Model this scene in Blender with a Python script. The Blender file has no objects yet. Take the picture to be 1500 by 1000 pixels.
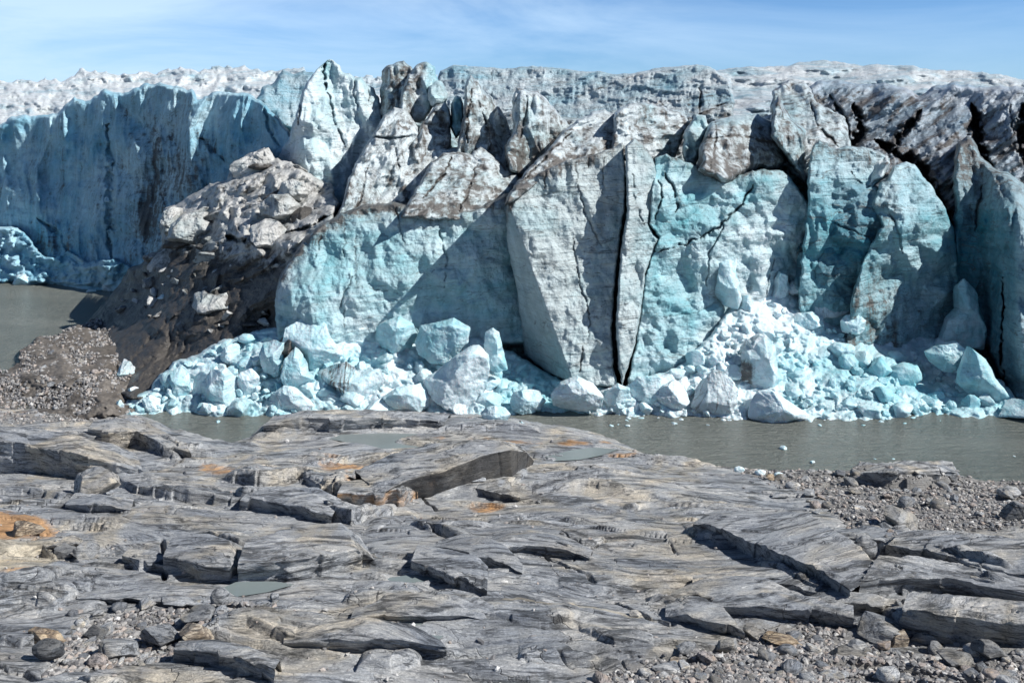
import bpy, math, random, time
import numpy as np
T0=time.time()
random.seed(7)
C=bpy.context.scene.collection
F=1400.0; CX=750.0; HY=200.0; CH=20.0
f32=np.float32
def A(x): return np.asarray(x,dtype=f32)
def P3(px,py,Y): return np.stack([(px-CX)*Y/F, Y+0*px, CH-(py-HY)*Y/F],-1)
def waterY(py): return F*CH/(py-HY)
# ------------------------------------------------------------ noise
def hsh(ix,iy,s):
    h=(ix.astype(np.int64)*374761393+iy.astype(np.int64)*668265263+int(s)*2147483647+91138233)&0xffffffff
    h=((h^(h>>13))*1274126177)&0xffffffff
    h=((h^(h>>16))*2246822519)&0xffffffff
    return (h^(h>>15))&0xffffffff
_a=np.arange(256)/256*2*math.pi
_gx=np.cos(_a).astype(f32); _gy=np.sin(_a).astype(f32)
def gn(x,y,s=0):
    fx=np.floor(x); fy=np.floor(y); dx=(x-fx).astype(f32); dy=(y-fy).astype(f32)
    ix=fx.astype(np.int64); iy=fy.astype(np.int64)
    u=dx*dx*dx*(dx*(dx*6-15)+10); v=dy*dy*dy*(dy*(dy*6-15)+10)
    def g(a,b):
        h=hsh(ix+a,iy+b,s)&255
        return _gx[h]*(dx-a)+_gy[h]*(dy-b)
    return 1.5*((g(0,0)*(1-u)+g(1,0)*u)*(1-v)+(g(0,1)*(1-u)+g(1,1)*u)*v)
def fbm(x,y,s=0,o=4,g=0.5):
    r=0;a=1;t=0
    for i in range(o):
        r=r+a*gn(x,y,s+i*17); t+=a; a*=g; x=x*2.03+3.1; y=y*2.03+7.7
    return r/t
def ridg(x,y,s=0,o=4,g=0.5):
    r=0;a=1;t=0
    for i in range(o):
        r=r+a*(1-2*np.abs(gn(x,y,s+i*17))); t+=a; a*=g; x=x*2.07+3.1; y=y*2.07+7.7
    return r/t
def worley(x,y,s=0,jit=0.95):
    fx=np.floor(x).astype(np.int64); fy=np.floor(y).astype(np.int64)
    F1=np.full(x.shape,9,f32);F2=np.full(x.shape,9,f32);ID=np.zeros(x.shape,f32)
    for a in (-1,0,1):
        for b in (-1,0,1):
            h=hsh(fx+a,fy+b,s)
            cx=fx+a+0.5+jit*((h&1023)/1023.-0.5); cy=fy+b+0.5+jit*(((h>>10)&1023)/1023.-0.5)
            d=np.hypot(x-cx,y-cy).astype(f32); idv=(((h>>20)&1023)/1023.).astype(f32)
            m=d<F1
            F2=np.where(m,F1,np.minimum(F2,d)); ID=np.where(m,idv,ID); F1=np.where(m,d,F1)
    return F1,F2,ID
def crystal(x,y,s=0,nd=4):
    """continuous field of faceted pyramids, 0 (valley) .. ~1 (peak)"""
    fx=np.floor(x).astype(np.int64); fy=np.floor(y).astype(np.int64)
    best=np.full(x.shape,9,f32)
    for a in (-1,0,1):
        for b in (-1,0,1):
            h=hsh(fx+a,fy+b,s)
            cx=fx+a+0.5+0.9*((h&1023)/1023.-0.5); cy=fy+b+0.5+0.9*(((h>>10)&1023)/1023.-0.5)
            th=((h>>20)&255)/255.*6.283; k=((h>>6)&255)/255.
            dx=x-cx; dy=y-cy; d=None
            for j in range(nd):
                t=th+j*(6.283/nd)+0.5*np.sin(th*3+j*2.1); w=0.75+0.5*np.abs(np.sin(th*5+j*1.7))
                e=(dx*np.cos(t)+dy*np.sin(t))*w
                d=e if d is None else np.maximum(d,e)
            d=np.maximum(d,0.12)+0.35*k
            best=np.minimum(best,d.astype(f32))
    return 1-best
def sst(a,b,x):
    t=np.clip((x-a)/(b-a),0,1); return t*t*(3-2*t)
# ------------------------------------------------------------ geometry helpers
def sub_poly(poly,step,closed=True):
    out=[];n=len(poly)
    for i in range(n if closed else n-1):
        a=poly[i];b=poly[(i+1)%n];k=max(1,int(math.hypot(b[0]-a[0],b[1]-a[1])/step))
        for j in range(k): out.append((a[0]+(b[0]-a[0])*j/k,a[1]+(b[1]-a[1])*j/k))
    if not closed: out.append(poly[-1])
    return np.array(out,float)
def jitter(pts,r,s,sc=14.):
    x=pts[:,0];y=pts[:,1]
    o=np.stack([fbm(x/sc,y/sc,s,4,.6),fbm(x/sc,y/sc,s+5,4,.6)],-1)
    return pts+r*2*o
def inside(px,py,pts):
    r=np.zeros(px.shape,bool);n=len(pts)
    for i in range(n):
        x1,y1=pts[i];x2,y2=pts[(i+1)%n]
        if y1==y2: continue
        c=((y1>py)!=(y2>py))&(px<(x2-x1)*(py-y1)/(y2-y1)+x1); r^=c
    return r
def near(px,py,pts,closed=True):
    """distance and nearest point to a polyline"""
    D=np.full(px.shape,1e9);NX=px.copy();NY=py.copy();n=len(pts);TT=np.zeros(px.shape)
    m=n if closed else n-1
    for i in range(m):
        x1,y1=pts[i];x2,y2=pts[(i+1)%n];dx=x2-x1;dy=y2-y1;L=dx*dx+dy*dy+1e-9
        t=np.clip(((px-x1)*dx+(py-y1)*dy)/L,0,1);qx=x1+t*dx;qy=y1+t*dy
        d=(px-qx)**2+(py-qy)**2;k=d<D
        D=np.where(k,d,D);NX=np.where(k,qx,NX);NY=np.where(k,qy,NY);TT=np.where(k,(i+t)/m,TT)
    return np.sqrt(D),NX,NY,TT
def tps(ctrl):
    c=np.array(ctrl,float);n=len(c);s=100.
    def U(r2): return r2*np.log(r2+1e-9)
    X=c[:,:2]/s;K=U(((X[:,None]-X[None])**2).sum(-1))+np.eye(n)*0.02
    Pm=np.c_[np.ones(n),X];M=np.block([[K,Pm],[Pm.T,np.zeros((3,3))]])
    w=np.linalg.solve(M,np.r_[c[:,2],0,0,0])
    def f(px,py):
        x=px/s;y=py/s;r=w[n]+w[n+1]*x+w[n+2]*y
        for i in range(n): r=r+w[i]*U((x-X[i,0])**2+(y-X[i,1])**2)
        return r
    return f
def plane(a,b,c):
    M=np.array([[a[0],a[1],1],[b[0],b[1],1],[c[0],c[1],1]],float)
    k=np.linalg.solve(M,np.array([a[2],b[2],c[2]],float))
    return lambda px,py:k[0]*px+k[1]*py+k[2]
def maxp(*fs):
    def f(px,py):
        r=fs[0](px,py)
        for g in fs[1:]: r=np.maximum(r,g(px,py))
        return r
    return f
def mesh_obj(name,V,Fc,mat,attrs=None,origin=None,smooth=True,parent=None):
    V=np.asarray(V,dtype=f32);Fc=np.asarray(Fc,dtype=np.int32)
    if origin is None:
        o=(V.min(0)+V.max(0))/2; o[2]=V[:,2].min()
    else: o=np.array(origin,f32)
    V=V-o
    me=bpy.data.meshes.new(name);k=Fc.shape[1]
    me.vertices.add(len(V));me.vertices.foreach_set('co',V.ravel())
    me.loops.add(Fc.size);me.loops.foreach_set('vertex_index',Fc.ravel())
    me.polygons.add(len(Fc));me.polygons.foreach_set('loop_start',np.arange(0,Fc.size,k,dtype=np.int32))
    try: me.polygons.foreach_set('loop_total',np.full(len(Fc),k,np.int32))
    except Exception: pass
    me.update(calc_edges=True)
    me.polygons.foreach_set('use_smooth',np.full(len(Fc),smooth,bool))
    if attrs:
        for an,av in attrs.items():
            at=me.attributes.new(an,'FLOAT','POINT');at.data.foreach_set('value',np.asarray(av,dtype=f32).ravel())
    me.materials.append(mat)
    ob=bpy.data.objects.new(name,me);ob.location=o.tolist();C.objects.link(ob)
    if parent: ob.parent=parent
    return ob
def tag(o,label=None,cat=None,group=None,kind=None):
    if label:o['label']=label
    if cat:o['category']=cat
    if group:o['group']=group
    if kind:o['kind']=kind
    return o
# ------------------------------------------------------------ the ice sheet builder (real depth, rounded edges, thick sides)
def groove(px,py,lines):
    dep=0*px;dirt=0*px
    for ln in lines:
        pts,w,d,dr=ln[:4];pts=jitter(sub_poly(pts,5,False),ln[4] if len(ln)>4 else 3.2,int(pts[0][0])%97,9.)
        x0,y0=pts.min(0)-4*w-6;x1,y1=pts.max(0)+4*w+6
        m=(px>x0)&(px<x1)&(py>y0)&(py<y1)
        if not m.any(): continue
        D,_,_,t=near(px[m],py[m],pts,False)
        vx=.55+1.1*np.clip(.5+fbm(px[m]/17.,py[m]/17.,int(pts[0][1])%89,3)*1.3,0,1)
        ww=w*.5*np.sin(np.clip(t,0.01,.99)*math.pi)**.6*vx+.15
        brk=sst(.02,.22,.5+fbm(px[m]/13.,py[m]/13.,int(pts[0][1])%83,2)*1.4)
        ww=ww*(.45+.55*brk)
        dep[m]+=d*min(.8,.16*w+.12)*np.clip(1.3-D/ww,0,1)*np.clip(vx,0,1)*(.25+.75*brk)
        dirt[m]+=dr*.55*np.exp(-(D/(ww*1.1+.4))**2)
    return dep,dirt
def sheet(name,poly,depth,mat,relief,attr,step=1.35,rough=2.5,rw=10.,rd=2.5,thick=6.,lines=(),seed=1,open_bottom=False):
    pts=jitter(sub_poly(poly,4.),rough,seed)
    x0,y0=pts.min(0)-3*step;x1,y1=pts.max(0)+3*step
    gx=np.arange(x0,x1,step);gy=np.arange(y0,y1,step);nx=len(gx);ny=len(gy)
    px,py=np.meshgrid(gx,gy)
    cs=6;cgx=np.arange(x0-1,x1+cs*2,cs);cgy=np.arange(y0-1,y1+cs*2,cs);cX,cY=np.meshgrid(cgx,cgy)
    cD=near(cX,cY,pts)[0]
    fx=(px-cgx[0])/cs;fy=(py-cgy[0])/cs;i=np.floor(fx).astype(int);j=np.floor(fy).astype(int);u=fx-i;v=fy-j
    D=(cD[j,i]*(1-u)+cD[j,i+1]*u)*(1-v)+(cD[j+1,i]*(1-u)+cD[j+1,i+1]*u)*v
    ins=inside(px,py,pts)
    rim=D<3*step+2
    d2,nxp,nyp,_=near(px[rim],py[rim],pts);D[rim]=d2
    NX=px.copy();NY=py.copy();NX[rim]=nxp;NY[rim]=nyp
    sd=np.where(ins,D,-D)
    act=sd>-1.6*step
    out=~ins&act
    qx=np.where(out,NX,px);qy=np.where(out,NY,py)
    Y=depth(qx,qy)
    ref=float(np.median(Y[act]))
    X=(qx-CX)*ref/F;Z=CH-(qy-HY)*ref/F
    rel=relief(X,Z,qx,qy)
    fade=0.35+0.65*sst(0,rw*.6,np.maximum(sd,0))
    gd,gr=groove(qx,qy,lines)
    Y=Y-rel*fade+gd
    e=np.clip(1-np.maximum(sd,0)/rw,0,1)
    Y=Y+rd*(1-np.sqrt(np.clip(1-e*e,0,1)))
    Y=Y+np.where(out,thick*np.clip(-sd/(1.1*step),0,1),0)
    idx=-np.ones(px.shape,int);idx[act]=np.arange(act.sum())
    q=act[:-1,:-1]&act[1:,:-1]&act[:-1,1:]&act[1:,1:]
    Fc=np.stack([idx[1:,:-1][q],idx[1:,1:][q],idx[:-1,1:][q],idx[:-1,:-1][q]],-1)
    V=P3(qx[act],qy[act],Y[act])
    at=attr(X,Z,qx,qy,rel)
    dirt=np.clip(at[0]+gr,0,2)[act];blue=(at[1]+0*px)[act]
    at={'dirt':dirt,'blue':blue}
    ob=mesh_obj(name,V,Fc,mat,at)
    return ob
# ------------------------------------------------------------ materials
def newmat(name):
    m=bpy.data.materials.new(name);m.use_nodes=True;nt=m.node_tree
    for n in list(nt.nodes): nt.nodes.remove(n)
    out=nt.nodes.new('ShaderNodeOutputMaterial');b=nt.nodes.new('ShaderNodeBsdfPrincipled')
    nt.links.new(b.outputs[0],out.inputs[0]);return m,nt,b
class N:
    def __init__(s,nt): s.nt=nt
    def new(s,t,**k):
        n=s.nt.nodes.new(t)
        for a,b in k.items(): setattr(n,a,b)
        return n
    def put(s,inp,v):
        if isinstance(v,bpy.types.NodeSocket): s.nt.links.new(v,inp)
        elif v is not None: inp.default_value=v
    def math(s,op,a,b=None,c=None,clamp=False):
        n=s.new('ShaderNodeMath',operation=op,use_clamp=clamp);s.put(n.inputs[0],a)
        if b is not None:s.put(n.inputs[1],b)
        if c is not None:s.put(n.inputs[2],c)
        return n.outputs[0]
    def mix(s,f,a,b,bt='MIX'):
        n=s.new('ShaderNodeMix',data_type='RGBA',blend_type=bt);s.put(n.inputs[0],f);s.put(n.inputs[6],a);s.put(n.inputs[7],b);return n.outputs[2]
    def pos(s,scale=(1,1,1),rot=(0,0,0),src=None,off=None):
        if src is None: src=s.new('ShaderNodeNewGeometry').outputs['Position']
        m=s.new('ShaderNodeMapping');s.put(m.inputs[0],src);m.inputs['Rotation'].default_value=rot;m.inputs['Scale'].default_value=scale
        if off: m.inputs['Location'].default_value=off
        return m.outputs[0]
    def noise(s,vec,scale=1,detail=4,rough=.55,dist=0):
        n=s.new('ShaderNodeTexNoise');s.put(n.inputs['Vector'],vec);n.inputs['Scale'].default_value=scale
        n.inputs['Detail'].default_value=detail;n.inputs['Roughness'].default_value=rough;n.inputs['Distortion'].default_value=dist
        return n.outputs[0]
    def ramp(s,f,stops):
        n=s.new('ShaderNodeValToRGB');s.put(n.inputs[0],f);r=n.color_ramp
        while len(r.elements)<len(stops): r.elements.new(.5)
        for e,(p,c) in zip(r.elements,stops): e.position=p;e.color=(*c,1) if len(c)==3 else c
        return n.outputs[0]
    def mr(s,v,a,b,c=0,d=1):
        n=s.new('ShaderNodeMapRange');s.put(n.inputs[0],v);n.inputs[1].default_value=a;n.inputs[2].default_value=b;n.inputs[3].default_value=c;n.inputs[4].default_value=d;return n.outputs[0]
    def bump(s,h,st,dist,prev=None):
        n=s.new('ShaderNodeBump');n.inputs['Strength'].default_value=st;n.inputs['Distance'].default_value=dist;s.put(n.inputs['Height'],h)
        if prev is not None:s.put(n.inputs['Normal'],prev)
        return n.outputs[0]
    def attr(s,a):
        n=s.new('ShaderNodeAttribute',attribute_name=a);return n.outputs['Fac']
def mat_ice(name,white=(.66,.75,.79),blue=(.13,.42,.49),dirtc=(.060,.054,.050),streak=1.,strata=1.,bumpd=.16,grime=.0):
    m,nt,b=newmat(name);n=N(nt)
    p=n.pos()
    vs=n.noise(n.pos((.9,.9,.10)),1.1,6,.62,.6)            # vertical streaks
    vs2=n.noise(n.pos((.5,.9,1.9),(0,.75,0)),1.2,6,.62,.5)
    st=n.noise(n.pos((.09,.09,1.6),(0.05,0.10,0)),1.0,5,.6,.8)   # strata
    lg=n.noise(p,.11,4,.55,.5)
    md=n.noise(p,.7,6,.62,.2)
    fi=n.noise(p,4.5,5,.65);di2=n.noise(n.pos((1.3,1.3,.45),(.2,.9,.2)),1.7,6,.68,.8)
    bl=n.attr('blue');di=n.attr('dirt')
    bf=n.math('ADD',n.math('MULTIPLY',bl,.95),n.mr(lg,.33,.67,-.38,.34))
    bf=n.math('ADD',bf,n.mr(st,.35,.65,-.10*strata,.10*strata))
    bf=n.math('ADD',bf,n.mr(vs,.35,.65,-.08,.08),clamp=True)
    col=n.mix(bf,(*white,1),(*blue,1))
    dk=n.mr(md,.3,.75,1.0,.82);col=n.mix(1.,col,n.ramp(dk,[(0,(0,0,0)),(1,(1,1,1))]),'MULTIPLY')
    # thin dirt seams along the strata
    sm=n.math('ABSOLUTE',n.math('SUBTRACT',n.noise(n.pos((.11,.11,.85),(0.03,0.16,0)),1.0,4,.55,1.0),.5))
    seam=n.mr(sm,0.,.012,.62*strata,0.)
    # dirt
    tc=.5*(1.1*streak+.9);tk=(.6+.4*streak)
    thr=n.math('ADD',n.math('MULTIPLY',vs,.75*streak),n.math('ADD',n.math('MULTIPLY',vs2,.35*streak+.25),n.math('ADD',n.math('MULTIPLY',md,.3),n.math('MULTIPLY',di2,.35))))
    d=n.math('ADD',n.math('MULTIPLY',di,1.05),n.math('SUBTRACT',n.mr(thr,tc-.26*tk,tc+.26*tk,-.6,.6),.42-grime))
    df=n.math('ADD',n.math('MULTIPLY',n.mr(d,.06,.42,0,1),.50),n.math('MULTIPLY',n.mr(d,-.55,.5,0,1),.44))
    vn=n.math('ABSOLUTE',n.math('SUBTRACT',n.noise(n.pos((.30,.30,.16),(.1,.35,0)),1.3,5,.6,1.4),.5))
    vein=n.math('MULTIPLY',n.mr(vn,0.,.018,.9,0.),n.mr(di,-.05,.45,.08,.95))
    df=n.math('MAXIMUM',df,vein)
    lite=n.math('MULTIPLY',n.mr(thr,tc-.15,tc+.3,0,.5),n.mr(di,0,.5,.12,.7))
    df=n.math('MAXIMUM',df,n.math('MAXIMUM',lite,seam))
    dc=n.mix(n.mr(fi,.3,.7),(*dirtc,1),(dirtc[0]*1.9,dirtc[1]*1.8,dirtc[2]*1.75,1))
    col=n.mix(df,col,dc)
    n.put(b.inputs['Base Color'],col)
    n.put(b.inputs['Roughness'],n.mr(md,.3,.7,.28,.6));b.inputs['Specular IOR Level'].default_value=.35
    h=n.math('ADD',n.math('MULTIPLY',md,1.),n.math('ADD',n.math('MULTIPLY',fi,.35),n.math('MULTIPLY',st,.5*strata)))
    nn=n.bump(h,.8,bumpd*3.2)
    n.put(b.inputs['Normal'],nn)
    return m
ICE=mat_ice('glacier_ice')
ICEP=mat_ice('grey_ice',white=(.50,.585,.605),blue=(.2,.44,.5),streak=.8,strata=1.3)
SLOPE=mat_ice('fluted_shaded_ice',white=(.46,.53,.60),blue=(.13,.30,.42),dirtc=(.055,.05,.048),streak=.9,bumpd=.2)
ICEF=mat_ice('far_ice',white=(.82,.88,.91),blue=(.16,.44,.58),bumpd=.5,streak=.6)
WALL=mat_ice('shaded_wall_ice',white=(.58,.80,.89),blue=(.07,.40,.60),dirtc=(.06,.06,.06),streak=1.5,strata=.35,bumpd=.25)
CLEAR_SHADED=mat_ice('clear_ice_shaded',white=(.52,.68,.74),blue=(.075,.34,.42),strata=1.3,bumpd=.2)  # clear blue ice, darkened further to paint in shade on fin and buttress
RECESS_SHADE=mat_ice('recess_shade_ice',white=(.34,.50,.57),blue=(.035,.21,.29),strata=1.4,bumpd=.2)  # ice colour darkened to stand in for the shade of the right recess
BLOCK=mat_ice('fallen_ice',white=(.68,.80,.85),blue=(.12,.49,.58),streak=.5,strata=.5,bumpd=.09,grime=-.12)
for nd in BLOCK.node_tree.nodes:
    if nd.type=='BSDF_PRINCIPLED':
        nd.inputs['Subsurface Weight'].default_value=.22;nd.inputs['Subsurface Radius'].default_value=(.12,.5,.6);nd.inputs['Subsurface Scale'].default_value=.6
MUD=mat_ice('muddy_ice',white=(.62,.63,.62),blue=(.3,.45,.48),dirtc=(.025,.022,.0195),streak=.25,strata=.6,bumpd=.15)
def mat_rock(name,scale=1.,tone=1.,obj=False,warm=0.):
    m,nt,b=newmat(name);n=N(nt)
    src=n.new('ShaderNodeTexCoord').outputs['Object'] if obj else None
    k=scale
    if obj:
        oi=n.new('ShaderNodeObjectInfo').outputs['Random']
        va=n.new('ShaderNodeVectorMath',operation='ADD');n.put(va.inputs[0],src);cb=n.new('ShaderNodeCombineXYZ');n.put(cb.inputs[0],n.math('MULTIPLY',oi,37.));n.put(cb.inputs[2],n.math('MULTIPLY',oi,11.));n.put(va.inputs[1],cb.outputs[0]);src=va.outputs[0]
    p=n.pos((k,k,k),src=src)
    sw=n.new('ShaderNodeTexNoise');n.put(sw.inputs['Vector'],p);sw.inputs['Scale'].default_value=.07;sw.inputs['Detail'].default_value=2
    sv=n.new('ShaderNodeVectorMath',operation='MULTIPLY');n.put(sv.inputs[0],sw.outputs[1]);sv.inputs[1].default_value=(2.,11.,0.)
    sa=n.new('ShaderNodeVectorMath',operation='ADD');n.put(sa.inputs[1],sv.outputs[0]);n.put(sa.inputs[0],src if src is not None else n.new('ShaderNodeNewGeometry').outputs['Position'])
    if not obj: src=sa.outputs[0]
    band=n.noise(n.pos((.15*k,.7*k,1.6*k),(0,.05,-.14),src=src),1.3,8,.66,2.0)
    band2=n.noise(n.pos((.6*k,2.6*k,5.*k),(0,.04,-.22),src=src),1.6,7,.7,1.5)
    big=n.noise(p,.09,4,.55,.4);md=n.noise(p,.9,6,.6,.2);fi=n.noise(p,6.,5,.7)
    f=n.math('ADD',n.math('MULTIPLY',band,.62),n.math('MULTIPLY',band2,.38))
    t=tone
    f=n.mr(f,.36,.64,.16,.84)
    if warm>0: S=[(.30,(.05*t,.045*t,.04*t)),(.44,(.15*t,.115*t,.085*t)),(.52,(.24*t,.19*t,.14*t)),(.62,(.42*t,.35*t,.26*t))]
    else: S=[(.30,(.055*t,.057*t,.06*t)),(.40,(.13*t,.134*t,.14*t)),(.47,(.215*t,.22*t,.228*t)),(.54,(.245*t,.245*t,.245*t)),(.62,(.33*t,.33*t,.325*t)),(.68,(.20*t,.20*t,.20*t)),(.80,(.45*t,.44*t,.42*t))]
    col=n.ramp(f,S)
    tint=n.ramp(n.noise(p,.22,3,.6,1.0),[(.38,(.93,.99,1.07)),(.52,(.97,1,1.03)),(.62,(1.10,1.03,.90)),(.70,(1.0,.98,.95))])
    col=n.mix(1.,col,tint,'MULTIPLY')
    ln=n.math('ABSOLUTE',n.math('SUBTRACT',n.noise(n.pos((.12*k,1.0*k,2.*k),(0,.05,-.13),src=src),1.5,5,.6,1.3),.5))
    lm=n.math('MULTIPLY',n.mr(ln,0.,.010,.7,0.),n.mr(md,.42,.6,0,1))
    col=n.mix(lm,col,(.04,.042,.045,1))
    ln2=n.math('ABSOLUTE',n.math('SUBTRACT',n.noise(n.pos((.10*k,.9*k,2.*k),(0,.0,-.08),src=src,off=(5,9,3)),1.7,5,.6,1.),.5))
    col=n.mix(n.math('MULTIPLY',n.mr(ln2,0.,.008,.6,0.),n.mr(big,.42,.6,0,1)),col,(.52,.5,.46,1))
    col=n.mix(1.,col,n.ramp(md,[(.3,(.78,.78,.78)),(.65,(1.15,1.15,1.15))]),'MULTIPLY')
    vo=n.new('ShaderNodeTexVoronoi',feature='DISTANCE_TO_EDGE');wv=n.new('ShaderNodeVectorMath',operation='ADD');n.put(wv.inputs[0],n.pos((.42*k,1.1*k,1.*k),(0,0,.35),src=src))
    cn=n.new('ShaderNodeTexNoise');n.put(cn.inputs['Vector'],p);cn.inputs['Scale'].default_value=1.1;cn.inputs['Detail'].default_value=4
    sc_=n.new('ShaderNodeVectorMath',operation='SCALE');n.put(sc_.inputs[0],cn.outputs[1]);sc_.inputs['Scale'].default_value=.9;n.put(wv.inputs[1],sc_.outputs[0]);n.put(vo.inputs['Vector'],wv.outputs[0]);vo.inputs['Scale'].default_value=.8
    fr=n.math('MULTIPLY',n.mr(vo.outputs['Distance'],0.,.016,1.,0.),n.mr(n.noise(p,.35,3,.5),.47,.60,0,1))
    vc=n.new('ShaderNodeTexVoronoi',feature='F1');n.put(vc.inputs['Vector'],wv.outputs[0]);vc.inputs['Scale'].default_value=.8
    sx=n.new('ShaderNodeSeparateColor');n.put(sx.inputs[0],vc.outputs['Color'])
    col=n.mix(1.,col,n.ramp(sx.outputs[0],[(0,(.74,.75,.77)),(.5,(1,1,1)),(1,(1.22,1.17,1.10))]),'MULTIPLY')
    col=n.mix(1.,col,n.ramp(n.noise(p,16.,4,.7),[(.3,(.72,.72,.72)),(.7,(1.25,1.25,1.25))]),'MULTIPLY')
    col=n.mix(n.math('MULTIPLY',fr,.75),col,(.045,.045,.045,1))
    if obj:
        rt=n.ramp(oi,[(0,(.62,.64,.68)),(.15,(1.1,1.1,1.1)),(.3,(1.3,1.3,1.3)),(.45,(.85,.87,.9)),(.6,(1.3,1.12,1.02)),(.72,(.8,.79,.78)),(.85,(1.7,1.68,1.65))])
        rt_n=[x for x in nt.nodes if x.type=='VALTORGB'][-1];rt_n.color_ramp.interpolation='CONSTANT'
        col=n.mix(1.,col,rt,'MULTIPLY')
    if not obj:
        rust=n.attr('rust');rf=n.mr(n.math('ADD',rust,n.mr(md,.3,.7,-.35,.35)),.35,.75,0,.85)
        col=n.mix(rf,col,n.mix(1.,n.mix(.45,col,(.26,.25,.24,1)),(1.75,.98,.42,1),'MULTIPLY'))
        cr=n.attr('cream');cf=n.mr(n.math('ADD',cr,n.mr(md,.3,.7,-.3,.3)),.3,.8,0,.8)
        col=n.mix(cf,col,n.mix(1.,n.mix(.4,col,(.34,.34,.34,1)),(1.5,1.34,1.06,1),'MULTIPLY'))
        sd=n.attr('sand');sf=n.mr(n.math('ADD',sd,n.mr(md,.3,.7,-.45,.45)),.35,.6,0,.9)
        col=n.mix(sf,col,n.mix(fi,(.165,.162,.158,1),(.27,.262,.25,1)))
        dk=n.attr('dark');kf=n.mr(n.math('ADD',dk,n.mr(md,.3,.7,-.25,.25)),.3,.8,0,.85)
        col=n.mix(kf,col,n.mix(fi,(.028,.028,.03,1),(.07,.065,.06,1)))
    n.put(b.inputs['Base Color'],col);b.inputs['Roughness'].default_value=.62;b.inputs['Specular IOR Level'].default_value=.4
    h=n.math('SUBTRACT',n.math('ADD',n.math('MULTIPLY',band2,1.),n.math('ADD',n.math('MULTIPLY',md,.6),n.math('MULTIPLY',fi,.4))),n.math('MULTIPLY',fr,.5))
    n.put(b.inputs['Normal'],n.bump(h,.75,.22/ (1 if not obj else 2.5)))
    return m
ROCK=mat_rock('banded_gneiss',1.,1.46)
STONE=mat_rock('stone',2.2,1.25,True)
STONEW=mat_rock('tan_stone',1.2,1.2,True,1.)
def mat_plain(name,c1,c2,scale,bumps,rough=.9):
    m,nt,b=newmat(name);n=N(nt);p=n.pos();a=n.noise(p,scale,6,.65,.2);c=n.noise(p,scale*7,4,.7)
    col=n.mix(n.mr(a,.35,.65),(*c1,1),(*c2,1));col=n.mix(1.,col,n.ramp(c,[(.3,(.6,.6,.6)),(.7,(1.35,1.35,1.35))]),'MULTIPLY')
    n.put(b.inputs['Base Color'],col);b.inputs['Roughness'].default_value=rough
    n.put(b.inputs['Normal'],n.bump(n.math('ADD',a,n.math('MULTIPLY',c,.4)),.8,bumps));return m
MORAINE=mat_plain('moraine_gravel',(.060,.052,.045),(.17,.155,.14),.35,.25)
def mat_water(name,c1,c2,amp,rough=.16):
    m,nt,b=newmat(name);n=N(nt)
    big=n.noise(n.pos((.05,.11,1)),1,4,.6,.6);
    w1=n.noise(n.pos((.45,1.9,1),(0,0,.08)),1.3,6,.65,.25);w2=n.noise(n.pos((2.2,5.,1),(0,0,-.1)),1.2,4,.6,.4)
    n.put(b.inputs['Base Color'],n.mix(n.mr(big,.35,.65),(*c1,1),(*c2,1)))
    b.inputs['Roughness'].default_value=rough;b.inputs['IOR'].default_value=1.33;b.inputs['Specular IOR Level'].default_value=.5
    h=n.math('ADD',n.math('MULTIPLY',w1,1.),n.math('MULTIPLY',w2,.35))
    n.put(b.inputs['Normal'],n.bump(h,1.,amp));return m
WATER=mat_water('silty_water',(.165,.182,.165),(.225,.242,.22),.75,.2)
POOL=mat_water('pool_water',(.17,.21,.215),(.20,.235,.24),.02,.08)
# ------------------------------------------------------------ GLACIER
def L(*a): return list(a)
# relief generators: metres towards the viewer
def rel_chisel(a=1.,s=0,sx=5.,sz=8.,v=.5,f=.35):
    def r(X,Z,px,py):
        wx=X+1.6*fbm(X/7,Z/9,s+3,3);wz=Z+1.6*fbm(X/6,Z/8,s+9,3)
        h=a*2.7*(crystal(wx/sx,wz/sz,s)-.4)
        h=h+a*1.25*(crystal(wx/(sx*.37),wz/(sz*.34),s+31)-.4)
        h=h+v*a*ridg(wx/3.2,wz/22,s+50,3)
        h=h+1.3*f*fbm(X/1.6,Z/1.9,s+70,5,.6)+.36*(crystal(X/1.,Z/1.2,s+77,3)-.4)+a*.8*np.abs(gn((X+Z*.4)/4.3,Z/9,s+90))
        return h
    return r
def rel_wall(a=1.,s=0):
    def r(X,Z,px,py):
        wx=X+2.2*fbm(X/12,Z/16,s+3,3)
        h=a*1.6*ridg(wx/9,Z/45,s,4,.55)+a*1.3*crystal(wx/6.,Z/13,s+4)+a*1.4*np.abs(gn((X+Z*.25)/7,Z/14,s+40))+a*1.1*fbm(X/10,Z/8,s+8,4)
        h=h+.6*(crystal(wx/2.1,Z/6.,s+14)-.4)+.3*fbm(X/1.6,Z/2.2,s+20,4,.6)
        return h
    return r
def rel_dome(a=1.,s=0,dx=0.3):
    def r(X,Z,px,py):
        u=X*math.cos(dx)+Z*math.sin(dx);w=-X*math.sin(dx)+Z*math.cos(dx)
        wu=u+1.2*fbm(X/5,Z/5,s+3,3)
        h=a*1.9*ridg(wu/7,w/4,s,4,.6)+a*1.3*(crystal(wu/3.6,w/2.4,s+6)-.4)+a*.5*ridg(wu/3.5,w/.9,s+9,3)
        return h+.3*fbm(X/1.2,Z/1.2,s+20,5,.62)
    return r
def const(d,b):
    return lambda X,Z,px,py,rel:(d+0*px,b+0*px)
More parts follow.
